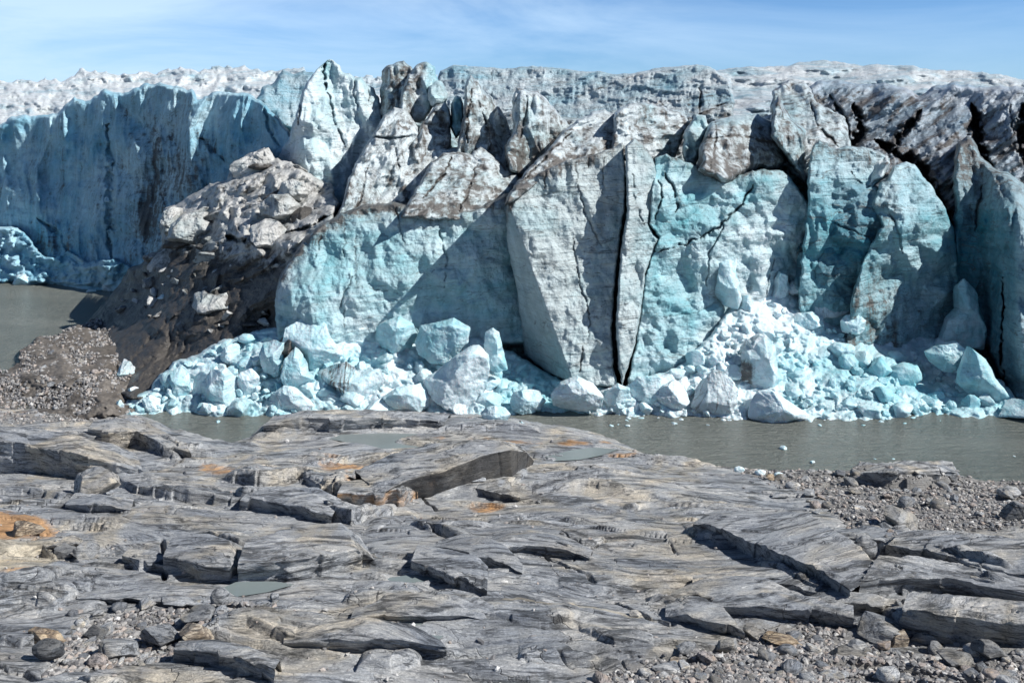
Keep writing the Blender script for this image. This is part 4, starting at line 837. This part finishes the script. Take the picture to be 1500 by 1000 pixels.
    # pools
    for (pl,lev) in POOLS:
        pp=np.array(pl,float);m=(px>pp[:,0].min()-8)&(px<pp[:,0].max()+8)&(py>pp[:,1].min()-6)&(py<pp[:,1].max()+6)
        if not m.any(): continue
        D=near(px[m],py[m],pp)[0];i=inside(px[m],py[m],pp);sd=np.where(i,D,-D)
        zz=z[m];z[m]=zz+(np.minimum(zz,lev-.08)-zz)*sst(-2,2.5,sd)
    # shore
    sh=np.interp(px,SHx,SHy)+5*fbm(px/40,py/40,381,4,.6)
    dY=F*CH/(sh-HY)-Y
    z=np.where(dY<0,.02+.35*dY,np.minimum(z,.05+np.maximum(z,.15)*sst(-.3,3.2,dY)))
    return z,dark
def gravelmask(px,py):
    g=sst(0,14,py-np.interp(px,[1050,1075,1160,1240,1300,1400,1500],[900,668,670,676,680,684,690]))*sst(0,18,np.interp(px,[1060,1090,1200,1260,1300,1400,1500,1600],[692,700,735,800,805,790,785,785])-py)*(px>1060)
    g2=sst(0,16,py-np.interp(px,[560,700,860,960,1040,1080,1120,1200,1240,1310,1400,1600],[1100,1010,985,955,940,925,912,895,915,935,945,950]))
    g3=sst(0,12,py-np.interp(px,[60,120,200,300,420,520],[985,905,890,885,895,960]))*sst(0,12,np.interp(px,[60,120,250,300,420,520],[1000,985,968,925,905,940])-py)*(px<500)*(px>60)
    g4=sst(0,10,py-600)*sst(0,8,625-py)*sst(230,150,px)*.6
    n=.35*fbm(px/22,py/12,391,3)
    return np.clip(np.maximum(np.maximum(g,g2),np.maximum(g3,g4))+n*(np.maximum(np.maximum(g,g2),g3)>.02),0,1)
def poolz(py): return float(bz(baseY(np.array([py])))[0])
POOLS=[([(478,640),(500,633),(560,630),(628,632),(600,638),(580,644),(625,652),(640,656),(560,655),(520,648)],.22),
 ([(805,668),(840,659),(880,655),(905,657),(880,666),(850,672),(815,674)],.30),
 ([(328,862),(350,852),(400,852),(425,856),(390,866),(350,872)],poolz(862)+.02),
 ([(560,848),(600,842),(640,846),(620,853),(580,854)],poolz(848)+.02),
 ([(575,915),(600,909),(625,911),(615,917),(590,919)],poolz(914)+.0),
 ([(612,935),(630,930),(648,931),(640,937),(622,938)],poolz(934)+.0)]
st=1.2
gx=np.arange(-200,1760,st);gy=np.arange(572,1090,.62)
px,py=np.meshgrid(gx,gy);x,Y=G(px,py)
z,dark=rockH(px,py,x,Y)
V=np.stack([x,Y,z],-1).reshape(-1,3)
ny,nx=px.shape;ii=np.arange(ny*nx).reshape(ny,nx)
Fc=np.stack([ii[1:,:-1],ii[1:,1:],ii[:-1,1:],ii[:-1,:-1]],-1).reshape(-1,4)
def blob(cx,cy,rx,ry,a=1.): return a*np.exp(-((px-cx)/rx)**2-((py-cy)/ry)**2)
rust=1.25*(blob(595,695,46,11)+blob(620,678,70,6,.7)+blob(500,690,40,8,.6)+blob(10,770,60,16,.8)+blob(20,850,50,10,.4)+blob(320,690,30,8,.5)+blob(760,645,40,5,.5)+blob(840,648,30,4,.6))+blob(595,695,40,9)+blob(535,718,35,10,1.)+blob(710,738,28,9,.9)+blob(35,775,40,16,.9)+blob(660,640,60,4,.4)+blob(915,667,30,5,.8)+blob(885,646,14,4,.7)+blob(1130,930,50,8,.4)+blob(305,680,20,5,.6)+blob(25,605,50,14,.35)+blob(490,670,40,6,.5)+blob(1300,705,20,4,.3)+blob(200,690,60,12,.15)
cream=blob(30,820,60,30,1.1)+blob(900,740,120,10,.3)+blob(420,790,70,14,.5)+blob(250,700,60,10,.3)+blob(20,825,45,26,.9)+blob(570,716,30,7,.6)+blob(440,775,70,16,.25)+blob(35,615,50,14,.35)+blob(1320,800,60,8,.45)+blob(300,920,30,10,.2)
for pl,w,a in [([(740,878),(790,882),(850,893),(900,900),(960,905)],.045,1.5),([(1000,865),(1060,850),(1130,832)],.02,.9),([(510,700),(560,682),(590,672)],.06,.9),([(480,765),(560,832)],.025,.8),([(1180,860),(1240,800)],.02,.6),([(60,700),(90,650)],.03,.7)]:
    pp=jitter(sub_poly(pl,6,False),3.,88,14.);lx,ly=G(pp[:,0],pp[:,1]);D=near(x,Y,np.stack([lx,ly],-1),False)[0]
    cream+=a*np.exp(-(D/(w*2.2))**2)
sand=gravelmask(px,py)*.9+blob(1020,905,60,26,.45)+blob(1090,920,60,12,.5)+blob(950,965,90,14,.45)+blob(1030,780,40,14,.5)+blob(60,740,120,14,.25)+blob(150,790,80,18,.2)+blob(230,915,60,14,.4)+blob(1240,915,60,12,.4)
dark=dark+blob(180,700,60,22,.22)+blob(110,670,110,14,.2)+blob(400,725,70,18,.3)+blob(330,860,40,8,.2)+blob(1290,690,12,8,.5)+blob(410,618,20,8,.4)+.45*sst(.14,.0,z)
rock=mesh_obj('bedrock',V,Fc,ROCK,{'dark':dark,'rust':rust,'cream':cream,'sand':sand},origin=(0,40,0))
tag(rock,kind='structure')
def loft(stn,ov,seed,label=None,face=.12,rst=0.,tw=.5):
    pr=[]
    for (b,t_,k) in stn:
        bx,by=G(np.array([b[0]]),np.array([b[1]]));bx=float(bx[0]);by=float(by[0]);zb=float(bz(by))
        ty=by-ov;tz=CH-(t_[1]-HY)*ty/F;tx=(t_[0]-CX)*ty/F
        kz=tz*.98;ky=(CH-kz)*F/(k[1]-HY);kx=(k[0]-CX)*ky/F
        pr.append([[bx,by+.25,zb-.5],[tx,ty,tz],[kx,ky,kz],[kx,ky+1.2,kz-2.5]])
    pr=np.array(pr);m_=len(pr);L_=np.r_[0,np.cumsum(np.linalg.norm(np.diff(pr[:,1],axis=0),axis=1))];nu=int(max(40,L_[-1]/.085))
    U=np.linspace(0,L_[-1],nu);P_=np.stack([[np.interp(U,L_,pr[:,i,j]) for j in range(3)] for i in range(4)],0).transpose(2,0,1)
    # broken front edge: steps and joints along the ledge
    st_=np.floor(U/(1.1+.5*np.sin(seed))+.9*gn(U/2.7,U*0+seed,seed));hh=hsh(st_.astype(np.int64),st_.astype(np.int64)*0+1,seed)%1000/1000.-.5
    P_[:,1,1]+=tw*hh*.7+.12*fbm(U/2.,U*0,seed+2,3);P_[:,0,1]+=tw*hh*.7
    P_[:,1,2]+=tw*.22*(hsh(st_.astype(np.int64),st_.astype(np.int64)*0+7,seed)%1000/1000.-.5)
    segs=[(0,1,22),(1,2,60),(2,3,4)];rows=[];fl=[]
    for a,b_,n_ in segs:
        for q in range(n_):
            w_=q/n_
            if (a==1): w_=w_**1.35
            rows.append(P_[:,a]*(1-w_)+P_[:,b_]*w_);fl.append(1. if a==0 else 0.)
    rows.append(P_[:,3]);fl.append(0.);Q=np.stack(rows,0);fl=np.array(fl)[:,None]+0*Q[...,0]
    X=Q[...,0];Yq=Q[...,1];Z=Q[...,2]
    # bedding steps on the face, foliation relief on the top
    bd=Z*3.1+.5*fbm(X/3,Yq/3,seed+5,2);bf=bd-np.floor(bd);ids=hsh(np.floor(bd).astype(np.int64),np.floor(X/1.6+bd*.2).astype(np.int64),seed+1)%1000/1000.-.5
    Yn=Yq+fl*(.16*ids*min(1,tw*2)+.07*fbm(X/.8,Z/.4,seed+6,3))
    e2=fbm(X/1.8,(Yq+.2*X)/.35,seed+8,4,.6);tr=(Yq*.9+.3*X+1.2*fbm(X/5,Yq/2,seed+9,2))*1.3;tf=tr-np.floor(tr)
    Zn=Z+(1-fl)*(.05*e2+.10*(np.minimum(tf/.12,1)*(1-tf)-.3)*sst(-.2,.3,fbm(X/3,Yq/1.5,seed+10,2)))
    V_=np.stack([X,Yn,Zn],-1).reshape(-1,3);r_,c_=X.shape;ix=np.arange(r_*c_).reshape(r_,c_)
    F_=np.stack([ix[:-1,:-1],ix[:-1,1:],ix[1:,1:],ix[1:,:-1]],-1).reshape(-1,4)
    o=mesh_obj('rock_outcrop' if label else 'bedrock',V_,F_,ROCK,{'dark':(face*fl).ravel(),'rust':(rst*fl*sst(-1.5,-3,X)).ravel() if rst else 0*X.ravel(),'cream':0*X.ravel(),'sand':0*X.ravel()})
    return tag(o,label,'rock outcrop') if label else tag(o,kind='structure')
loft([((556,730),(556,724),(520,690)),((612,725),(596,702),(575,664)),((665,719),(648,690),(630,650)),((713,712),(704,666),(690,644)),((750,705),(748,657),(730,645)),((766,692),(772,662),(752,648)),((779,680),(782,674),(766,658))],1.75,701,'largest rock slab left of centre with a tall smooth overhanging face darkened for its shade',.85,.3,.12)  # high dark value on the face paints in the shade of the overhang
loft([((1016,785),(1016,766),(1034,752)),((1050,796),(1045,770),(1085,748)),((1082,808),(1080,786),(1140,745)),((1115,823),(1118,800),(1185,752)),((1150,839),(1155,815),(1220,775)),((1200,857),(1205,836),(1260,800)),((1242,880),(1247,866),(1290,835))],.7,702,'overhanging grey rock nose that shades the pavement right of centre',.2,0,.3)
for i,(stn,ov) in enumerate([
 ([((236,842),(238,815),(258,776)),((300,850),(300,824),(305,782)),((335,852),(338,826),(335,790)),((350,842),(352,830),(355,800))],.35),
 ([((345,856),(348,826),(360,792)),((420,853),(425,824),(420,775)),((470,845),(478,812),(450,768)),((520,836),(522,802),(500,765)),((545,832),(548,822),(530,790))],.35),
 ([((-60,688),(-60,640),(-60,622)),((50,694),(50,654),(40,625)),((110,703),(110,666),(100,635)),((165,706),(172,680),(165,650)),((208,704),(208,692),(200,665))],.25),
 ([((124,648),(128,628),(138,615)),((160,656),(160,632),(170,613)),((200,652),(200,630),(200,611)),((245,668),(247,655),(240,632)),((280,672),(280,665),(270,648))],.3),
 ([((598,838),(603,820),(612,795)),((650,851),(650,836),(660,805)),((690,864),(690,850),(700,815)),((712,870),(714,864),(715,830))],.3),
 ([((1292,816),(1298,797),(1325,775)),((1380,838),(1385,812),(1400,778)),((1450,856),(1450,832),(1450,785)),((1560,876),(1560,850),(1560,795))],.3),
 ([((1258,876),(1262,848),(1288,812)),((1330,868),(1330,842),(1345,816)),((1400,869),(1400,850),(1410,828)),((1520,888),(1520,870),(1520,850))],.3),
 ([((1314,918),(1320,888),(1330,866)),((1400,932),(1400,900),(1400,870)),((1480,940),(1480,908),(1480,878)),((1560,944),(1560,915),(1560,885))],.3),
 ([((1256,706),(1260,692),(1280,682)),((1310,711),(1310,690),(1312,679)),((1370,707),(1375,692),(1372,680)),((1406,700),(1404,695),(1396,684))],.2),
 ([((383,634),(386,622),(400,610)),((440,634),(440,613),(450,601)),((510,632),(515,613),(520,600)),((565,628),(572,613),(580,601)),((640,626),(650,619),(660,606))],.2),
 ([((346,746),(352,731),(368,712)),((400,754),(405,736),(418,712)),((440,764),(446,744),(465,715)),((480,768),(486,758),(500,732))],.4),
 ([((490,737),(494,724),(503,704)),((545,740),(548,722),(548,700)),((590,736),(592,716),(585,695)),((612,726),(612,718),(600,702))],.3),
 ([((176,826),(180,812),(196,800)),((212,838),(216,826),(228,808)),((240,840),(244,832),(250,815))],.3),
 ([((712,812),(716,802),(725,792)),((770,806),(772,796),(780,784)),((830,812),(832,803),(840,790)),((862,822),(864,817),(868,805))],.25),
 ([((1036,896),(1040,884),(1050,872)),((1110,904),(1112,886),(1120,870)),((1180,906),(1182,888),(1188,872)),((1250,912),(1252,902),(1250,886))],.25),
 ([((95,745),(98,735),(110,722)),((140,752),(142,738),(150,724)),((190,752),(192,745),(196,732))],.2),
 ([((248,966),(252,952),(262,938)),((300,972),(304,954),(310,936)),((350,980),(352,962),(362,944)),((398,998),(402,984),(410,966))],.3)]):
    loft(stn,ov,710+i,None,.15,.5 if i==11 else 0.)
rl=np.random.default_rng(77);nl=0
while nl<15:
    cx_=rl.uniform(-20,1520);cy_=640+345*rl.random()**.8
    if cy_<np.interp(cx_,SHx,SHy)+28 or gravelmask(np.array([cx_]),np.array([cy_]))[0]>.15: continue
    sc_=(cy_-500)/400.;ln_=rl.uniform(22,75)*(.5+sc_);h_=rl.uniform(2.5,6.5)*(.5+sc_);sl=rl.uniform(-.06,.10) if cx_<450 else rl.uniform(-.02,.30);bk=rl.uniform(9,22)*(.5+sc_)
    sk=rl.uniform(-10,16);stn=[]
    for j,t_ in enumerate((-1,-.45,.1,.6,1)):
        e_=(.25,.9,1,.85,.15)[j];x_=cx_+t_*ln_;y_=cy_+t_*ln_*sl+rl.uniform(-1.5,1.5)
        stn.append(((x_,y_),(x_,y_-h_*e_-1),(x_+sk*.6+t_*-6,y_-(h_+bk)*max(e_,.35)-2)))
    loft(stn,rl.uniform(.05,.35),900+nl,None,.25,0.,.35);nl+=1
print('rock',time.time()-T0)
for pl,lev in POOLS:
    a=np.array(pl,float);Yp=np.full(len(a),1.)
    c=a.mean(0);a=c+(a-c)*1.12
    Yp=(CH-lev)*F/(a[:,1]-HY);vv=np.stack([(a[:,0]-CX)*Yp/F,Yp,np.full(len(a),lev)],-1);cc=vv.mean(0)
    VV=np.vstack([cc,vv]);n=len(a);o=mesh_obj('pool',VV,[[0,i+1,(i+1)%n+1] for i in range(n)],POOL)
    if sum(v[2] for v in [(1,1,1)])and o.data.polygons[0].normal.z<0: o.data.flip_normals()
    tag(o,kind='structure')
# water
S=1500.
w=mesh_obj('water',[[-S,-200,0],[S,-200,0],[S,2*S,0],[-S,2*S,0]],[[0,1,2,3]],WATER,smooth=False,origin=(0,0,0));tag(w,kind='structure')
# river bed / ground under everything
# ------------------------------------------------------------ STONES
def rz(px_,py_):
    p1=np.array([float(px_)]);p2=np.array([float(py_)]);xx,yy=G(p1,p2);zz,_=rockH(p1,p2,xx,yy,False);return float(xx[0]),float(yy[0]),float(zz[0])
def stone(seed,kind,sub=4):
    if kind=='round': V,Fc=chunk(seed,sub,3,.75,.95,(1,.85,.72),.02)
    elif kind=='slab': V,Fc=chunk(seed,sub,10,.4,.75,(1.25,.9,.38),.04)
    else: V,Fc=chunk(seed,sub,11,.42,.78,(1,.85,.7),.04)
    return V,Fc
BS=[((67,964),48,28,'round','dark smooth rounded boulder at the lower left',.3,STONE,.35),
 ((321,882),30,27,'round','grey mauve round boulder on the pavement below the small pool',0,STONE,.9),
 ((401,886),14,12,'round','small pale round stone right of the grey mauve boulder',0,STONE,1.),
 ((1270,806),37,34,'round','grey round boulder wedged against the right ledge',.2,STONE,.9),
 ((1297,808),14,20,'round','small brown stone touching the grey round boulder',.2,STONE,.7),
 ((1324,760),52,34,'block','largest angular grey boulder among the cobbles near the river',.3,STONE,.9),
 ((1322,775),24,16,'block','pale stone in front of the largest angular boulder',.1,STONE,1.1),
 ((1492,756),38,34,'block','dark brown boulder at the right edge above the gravel',.2,STONE,.6),
 ((1482,722),34,18,'round','pale flat boulder near the river at the right edge',.0,STONE,1.2),
 ((1290,912),76,34,'slab','big leaning grey green slab on the cobbles at lower right',.4,STONE,.8),
 ((1318,922),34,26,'slab','tan upright plate leaning on the big grey green slab',-.7,STONEW,1.),
 ((1355,918),44,22,'slab','banded grey slab right of the tan leaning plate',-.3,STONE,1.1),
 ((1258,930),28,18,'round','pinkish round cobble below the big leaning slab',0,STONE,1.2),
 ((1240,946),54,18,'slab','flat dark slab lying below the pinkish cobble',.1,STONE,.6),
 ((1405,955),60,26,'slab','dark layered slab near the lower right corner',.25,STONE,.6),
 ((1448,944),44,28,'block','dark angular block beside the layered slab at lower right',.3,STONE,.55),
 ((1432,926),28,18,'round','pale pink cobble above the dark layered slab',0,STONE,1.3),
 ((1110,922),44,20,'slab','dark leaning plate left of the brown flat slab',.3,STONE,.6),
 ((1145,932),60,16,'slab','brown flat slab on the gravel in the lower right',.05,STONEW,.9),
 ((978,972),46,14,'slab','pale grey flat stone on the sandy patch at lower centre',.02,STONE,1.2),
 ((990,960),20,11,'round','small tan cobble on the sandy patch',0,STONEW,1.3),
 ((1130,698),16,10,'block','small brown rock at the gravel shoreline',0,STONEW,.8),
 ((1132,864),18,9,'slab','dark flat stone on the smooth pavement left of the right ledge',0,STONE,.6),
 ((1203,869),18,12,'round','pale grey cobble at the foot of the right ledge',0,STONE,1.1),
 ((932,900),18,10,'slab','white and grey flat stone on the central pavement',.1,STONE,1.3),
 ((690,712),48,12,'slab','pale slab fragment lying under the large dark rock face',.05,STONE,1.3),
 ((130,722),72,34,'block','tan topped boulder on the pavement at the left',.2,STONE,.95),
 ((232,925),60,30,'block','angular grey boulder in the lower left stone field',.3,STONE,.85),
 ((290,906),50,26,'slab','dark flat block in the lower left stone field',.2,STONE,.75),
 ((285,930),54,26,'slab','cream banded block right of the angular grey boulder',.15,STONEW,1.),
 ((140,920),36,26,'block','dark purple angular stone in the lower left field',.2,STONE,.5),
 ((175,950),60,30,'slab','folded grey rock plate in the lower left field',.2,STONE,1.),
 ((60,935),60,24,'slab','pinkish slab above the dark smooth boulder',.1,STONEW,1.1),
 ((90,800),36,22,'block','dark block beside the brown ledges on the left',.1,STONE,.6),
 ((118,806),40,20,'block','pale and dark broken block at the left',.2,STONE,.8),
 ((30,775),50,24,'slab','rusty brown slab at the left edge',.15,STONEW,.8),
 ((1395,700),20,10,'slab','dark stone lying at the end of the shore outcrop',.1,STONE,.7),
 ((1084,688),16,9,'ice','white ice lump stranded on the gravel shore, the left of two',0,BLOCK,1),
 ((1115,691),17,9,'ice','white ice lump stranded on the gravel shore, the right of two',0,BLOCK,1),
 ((1142,694),15,8,'ice','bluish ice lump stranded right of the pair on the gravel shore',0,BLOCK,1)]
for i,((sx,sy),wd,hg,kd,lab,tilt,mt,tone) in enumerate(BS):
    X_,Y_,Z_=rz(sx,sy+hg*.4);V,Fc=stone(1200+i,'round' if kd=='ice' else kd,5)
    V=V/np.array([V[:,0].max()-V[:,0].min(),V[:,1].max()-V[:,1].min(),V[:,2].max()-V[:,2].min()])
    m_=Y_/F;W_=wd*m_;H_=hg*m_*(1.05 if kd!='slab' else .9)
    V=V*np.array([W_,max(W_*.75,.3),H_]);c,s_=math.cos(tilt*.5),math.sin(tilt*.5);V=np.stack([V[:,0]*c+V[:,2]*s_,V[:,1],-V[:,0]*s_+V[:,2]*c],-1)
    V=V+np.array([X_,Y_+W_*.2,Z_+H_*.36])
    at={'dirt':np.full(len(V),-.3),'blue':np.full(len(V),.05)}
    if kd!='ice':
        key=(mt.name,round(tone,2));mm=bpy.data.materials.get('%s_%d'%(mt.name,int(tone*100)))
        if not mm:
            mm=mat_rock('%s_%d'%(mt.name,int(tone*100)),1.6,1.2*tone,True,1. if mt is STONEW else 0.)
            for nd in mm.node_tree.nodes:
                if nd.type=='VALTORGB' and nd.color_ramp.interpolation=='CONSTANT':
                    for e in nd.color_ramp.elements: e.color=(1,1,1,1)
    else: mm=BLOCK
    o=mesh_obj('ice_block' if kd=='ice' else ('rock_slab' if kd=='slab' else 'boulder'),V,Fc,mm,at);tag(o,lab,'ice block' if kd=='ice' else('rock slab' if kd=='slab' else 'boulder'))
# cobbles
cp=[mesh_obj('cobble',*stone(1500+i,['round','block','slab','block'][i%4],3),STONE,origin=(0,0,0)) for i in range(12)]
used=[False]*12
CZ=[([(1080,690),(1240,694),(1400,704),(1500,712),(1500,780),(1300,795),(1230,770),(1100,712)],105,(6,24),'cobbles on the gravel shore','grey cobble among many on the gravel shore by the river'),
 ([(1060,940),(1110,915),(1240,925),(1500,945),(1500,1000),(840,1000),(900,980)],105,(9,34),'cobbles in the lower right gravel','grey cobble lying in the gravel at the lower right'),
 ([(100,900),(250,885),(420,890),(380,910),(300,925),(240,970),(90,985)],64,(9,30),'stones in the lower left field','angular grey stone lying in the lower left stone field'),
 ([(1090,830),(1500,850),(1500,930),(1250,900)],16,(6,13),'loose stones on the right ledges','small loose stone resting on the stepped ledges at the right'),
 ([(0,720),(500,700),(900,700),(1080,740),(1000,960),(500,940),(0,860)],44,(3,8),'loose stones scattered on the pavement','little loose stone on the open rock pavement')]
for pl,cnt,(r0,r1),grp,lab in CZ:
    a=np.array(pl,float);lo=a.min(0);hi=a.max(0);pts=[];tr=0
    while len(pts)<cnt and tr<8000:
        tr+=1;q=rng.uniform(lo,hi)
        if not inside(np.array([q[0]]),np.array([q[1]]),a)[0]: continue
        r=r0+(r1-r0)*rng.random()**2
        if any(math.hypot(q[0]-p[0],(q[1]-p[1])*1.6)<.5*(r+p[2]) for p in pts): continue
        pts.append((q[0],q[1],r))
    for (a_,b_,r) in pts:
        X_,Y_,Z_=rz(a_,b_);k=int(rng.integers(12))
        if not used[k]: o=cp[k];used[k]=True
        else: o=cp[k].copy();C.objects.link(o)
        s=r*.5*Y_/F*1.3;o.location=(X_,Y_,Z_+s*.3);o.scale=(s,s,s*rng.uniform(.8,1.1));o.rotation_euler=(rng.uniform(-.3,.3),rng.uniform(-.3,.3),rng.uniform(0,6.28))
        tag(o,lab,'stone',grp)
for i in range(42):
    x=rng.uniform(20,240);y=rng.uniform(500,600)
    if not inside(np.array([x]),np.array([y]),np.array(M2,float))[0]: continue
    k=int(rng.integers(12));o=cp[k].copy();C.objects.link(o);Yh=float(m2dep(np.array([x]),np.array([y]))[0])-.3
    s_=(2.5+7*rng.random()**2.5)*Yh/F;o.location=P3(np.array([x]),np.array([y]),np.array([Yh]))[0].tolist();o.scale=(s_,s_,s_*.8);o.rotation_euler=(rng.uniform(-.5,.5),rng.uniform(-.5,.5),rng.uniform(0,6.28))
    tag(o,'grey stone lying on the brown gravel bank at the left','stone','stones on the brown gravel bank')
# gravel (uncountable)
gv,gf=ico(1);N_=26000
qx=rng.uniform(-20,1530,N_*7);qy=600+400*rng.random(N_*7);gm=gravelmask(qx,qy)
keep=rng.random(N_*7)<gm**1.3*.85+.004;qx=qx[keep][:N_];qy=qy[keep][:N_]
gxx,gyy=G(qx,qy);gz,_=rockH(qx,qy,gxx,gyy,False);ok=gz>.03;qx,qy,gxx,gyy,gz=[t[ok] for t in (qx,qy,gxx,gyy,gz)]
n=len(qx);sz=(1.2+3.6*rng.random(n)**2.5)*gyy/F*.8*(1+.5*(qy>880))
rot=rng.uniform(0,6.28,n);bs=gv[None]*(1+.28*rng.normal(size=(n,len(gv),1)))*sz[:,None,None]*np.array([1,.85,.62])*rng.uniform(.75,1.3,(n,1,3))
cR,sR=np.cos(rot)[:,None],np.sin(rot)[:,None]
bx=bs[...,0]*cR-bs[...,1]*sR;by=bs[...,0]*sR+bs[...,1]*cR
VV=np.stack([bx+gxx[:,None],by+gyy[:,None],bs[...,2]+gz[:,None]+sz[:,None]*.3],-1).reshape(-1,3)
FF=(gf[None]+(np.arange(n)*len(gv))[:,None,None]).reshape(-1,3)
def mat_gravel():
    m,nt,b=newmat('gravel_stones');n=N(nt);a=n.attr('tone');p=n.pos()
    c=n.ramp(a,[(0,(.09,.09,.095)),(.3,(.2,.2,.205)),(.6,(.3,.295,.29)),(.75,(.34,.29,.26)),(.88,(.30,.29,.28)),(1.,(.55,.55,.54))])
    c=n.mix(1.,c,n.ramp(n.noise(p,9,4,.6),[(.3,(.7,.7,.7)),(.7,(1.2,1.2,1.2))]),'MULTIPLY')
    n.put(b.inputs['Base Color'],c);b.inputs['Roughness'].default_value=.75;return m
GRAV=mat_gravel()
g=mesh_obj('gravel',VV,FF,GRAV,{'tone':np.repeat(rng.random(n),len(gv))},smooth=False);tag(g,kind='stuff')
# pebbles on the moraine bank
n=6500;qx=rng.uniform(-60,262,n*3);qy=rng.uniform(468,606,n*3);i_=inside(qx,qy,np.array(M2,float))&(fbm(qx/30,qy/18,402,3)+.25*rng.random(n*3)>-.02);qx=qx[i_][:n];qy=qy[i_][:n];n=len(qx)
Ym=m2dep(qx,qy)-.25;sz=(1.+3.4*rng.random(n)**4)*Ym/F*.75
c0=P3(qx,qy,Ym);bs=gv[None]*(1+.28*rng.normal(size=(n,len(gv),1)))*sz[:,None,None]
VV=(bs+c0[:,None]).reshape(-1,3);FF=(gf[None]+(np.arange(n)*len(gv))[:,None,None]).reshape(-1,3)
g=mesh_obj('gravel',VV,FF,GRAV,{'tone':np.repeat(rng.random(n)**1.3*.95,len(gv))},smooth=False);tag(g,kind='stuff')
# ------------------------------------------------------------ light, sky, camera
sc=bpy.context.scene
az=math.radians(22);el=math.radians(42)       # sun to the right, a little on the camera side
sd=(math.cos(az)*math.cos(el),-math.sin(az)*math.cos(el),math.sin(el))
sl=bpy.data.lights.new('sun','SUN');sl.energy=5.0;sl.angle=math.radians(.5);sl.color=(1,.965,.91)
so=bpy.data.objects.new('sun',sl);C.objects.link(so)
from mathutils import Vector
so.rotation_euler=Vector(sd).to_track_quat('Z','Y').to_euler();so.location=(60,-40,60)
wd=bpy.data.worlds.new('World');sc.world=wd;wd.use_nodes=True;nt=wd.node_tree
bg=nt.nodes['Background'];n=N(nt)
sky=nt.nodes.new('ShaderNodeTexSky');sky.sky_type='NISHITA';sky.sun_disc=False;sky.sun_elevation=el
sky.sun_rotation=math.atan2(sd[0],sd[1]);sky.air_density=1.;sky.dust_density=.4;sky.ozone_density=2.;sky.altitude=300
tc=nt.nodes.new('ShaderNodeTexCoord').outputs['Generated']
sepn=n.new('ShaderNodeSeparateXYZ');n.put(sepn.inputs[0],tc);sepz=sepn.outputs[2]
ci=n.noise(n.pos((1.0,1.,4.5),(0,.42,0),src=tc),2.3,7,.6,.5)
cm=n.math('MULTIPLY',n.mr(ci,.36,.64,.05,.85),n.mr(sepz,.18,.45,1.,.1))
sep=n.new('ShaderNodeSeparateXYZ');n.put(sep.inputs[0],tc)
cm=n.math('MULTIPLY',cm,n.mr(sep.outputs[0],-.25,.4,1.,.35))
zen=n.mr(sep.outputs[2],.12,.5,1.,.32)
skz=n.math('MULTIPLY',zen,1.)
skc=n.mix(cm,n.mix(1.,sky.outputs[0],(.92,1.36,1.95,1),'MULTIPLY'),(9.5,12.6,16.0,1))
skc=n.mix(1.,skc,n.ramp(skz,[(0,(0,0,0)),(1,(1,1,1))]),'MULTIPLY')
nt.links.new(skc,bg.inputs[0]);bg.inputs[1].default_value=.055
cam=bpy.data.cameras.new('camera');co=bpy.data.objects.new('camera',cam);C.objects.link(co);sc.camera=co
co.location=(0,0,CH);co.rotation_euler=(math.radians(90),0,0)
cam.sensor_width=36;cam.lens=36*F/1500;cam.shift_y=-(500-HY)/1500;cam.clip_end=5000;cam.clip_start=.1
sc.view_settings.view_transform='Standard';sc.view_settings.look='None';sc.view_settings.exposure=.38;sc.view_settings.gamma=1
sc.render.resolution_x=1500;sc.render.resolution_y=1000
print('done',time.time()-T0, sum(len(o.data.vertices) for o in bpy.data.objects if o.type=='MESH'))
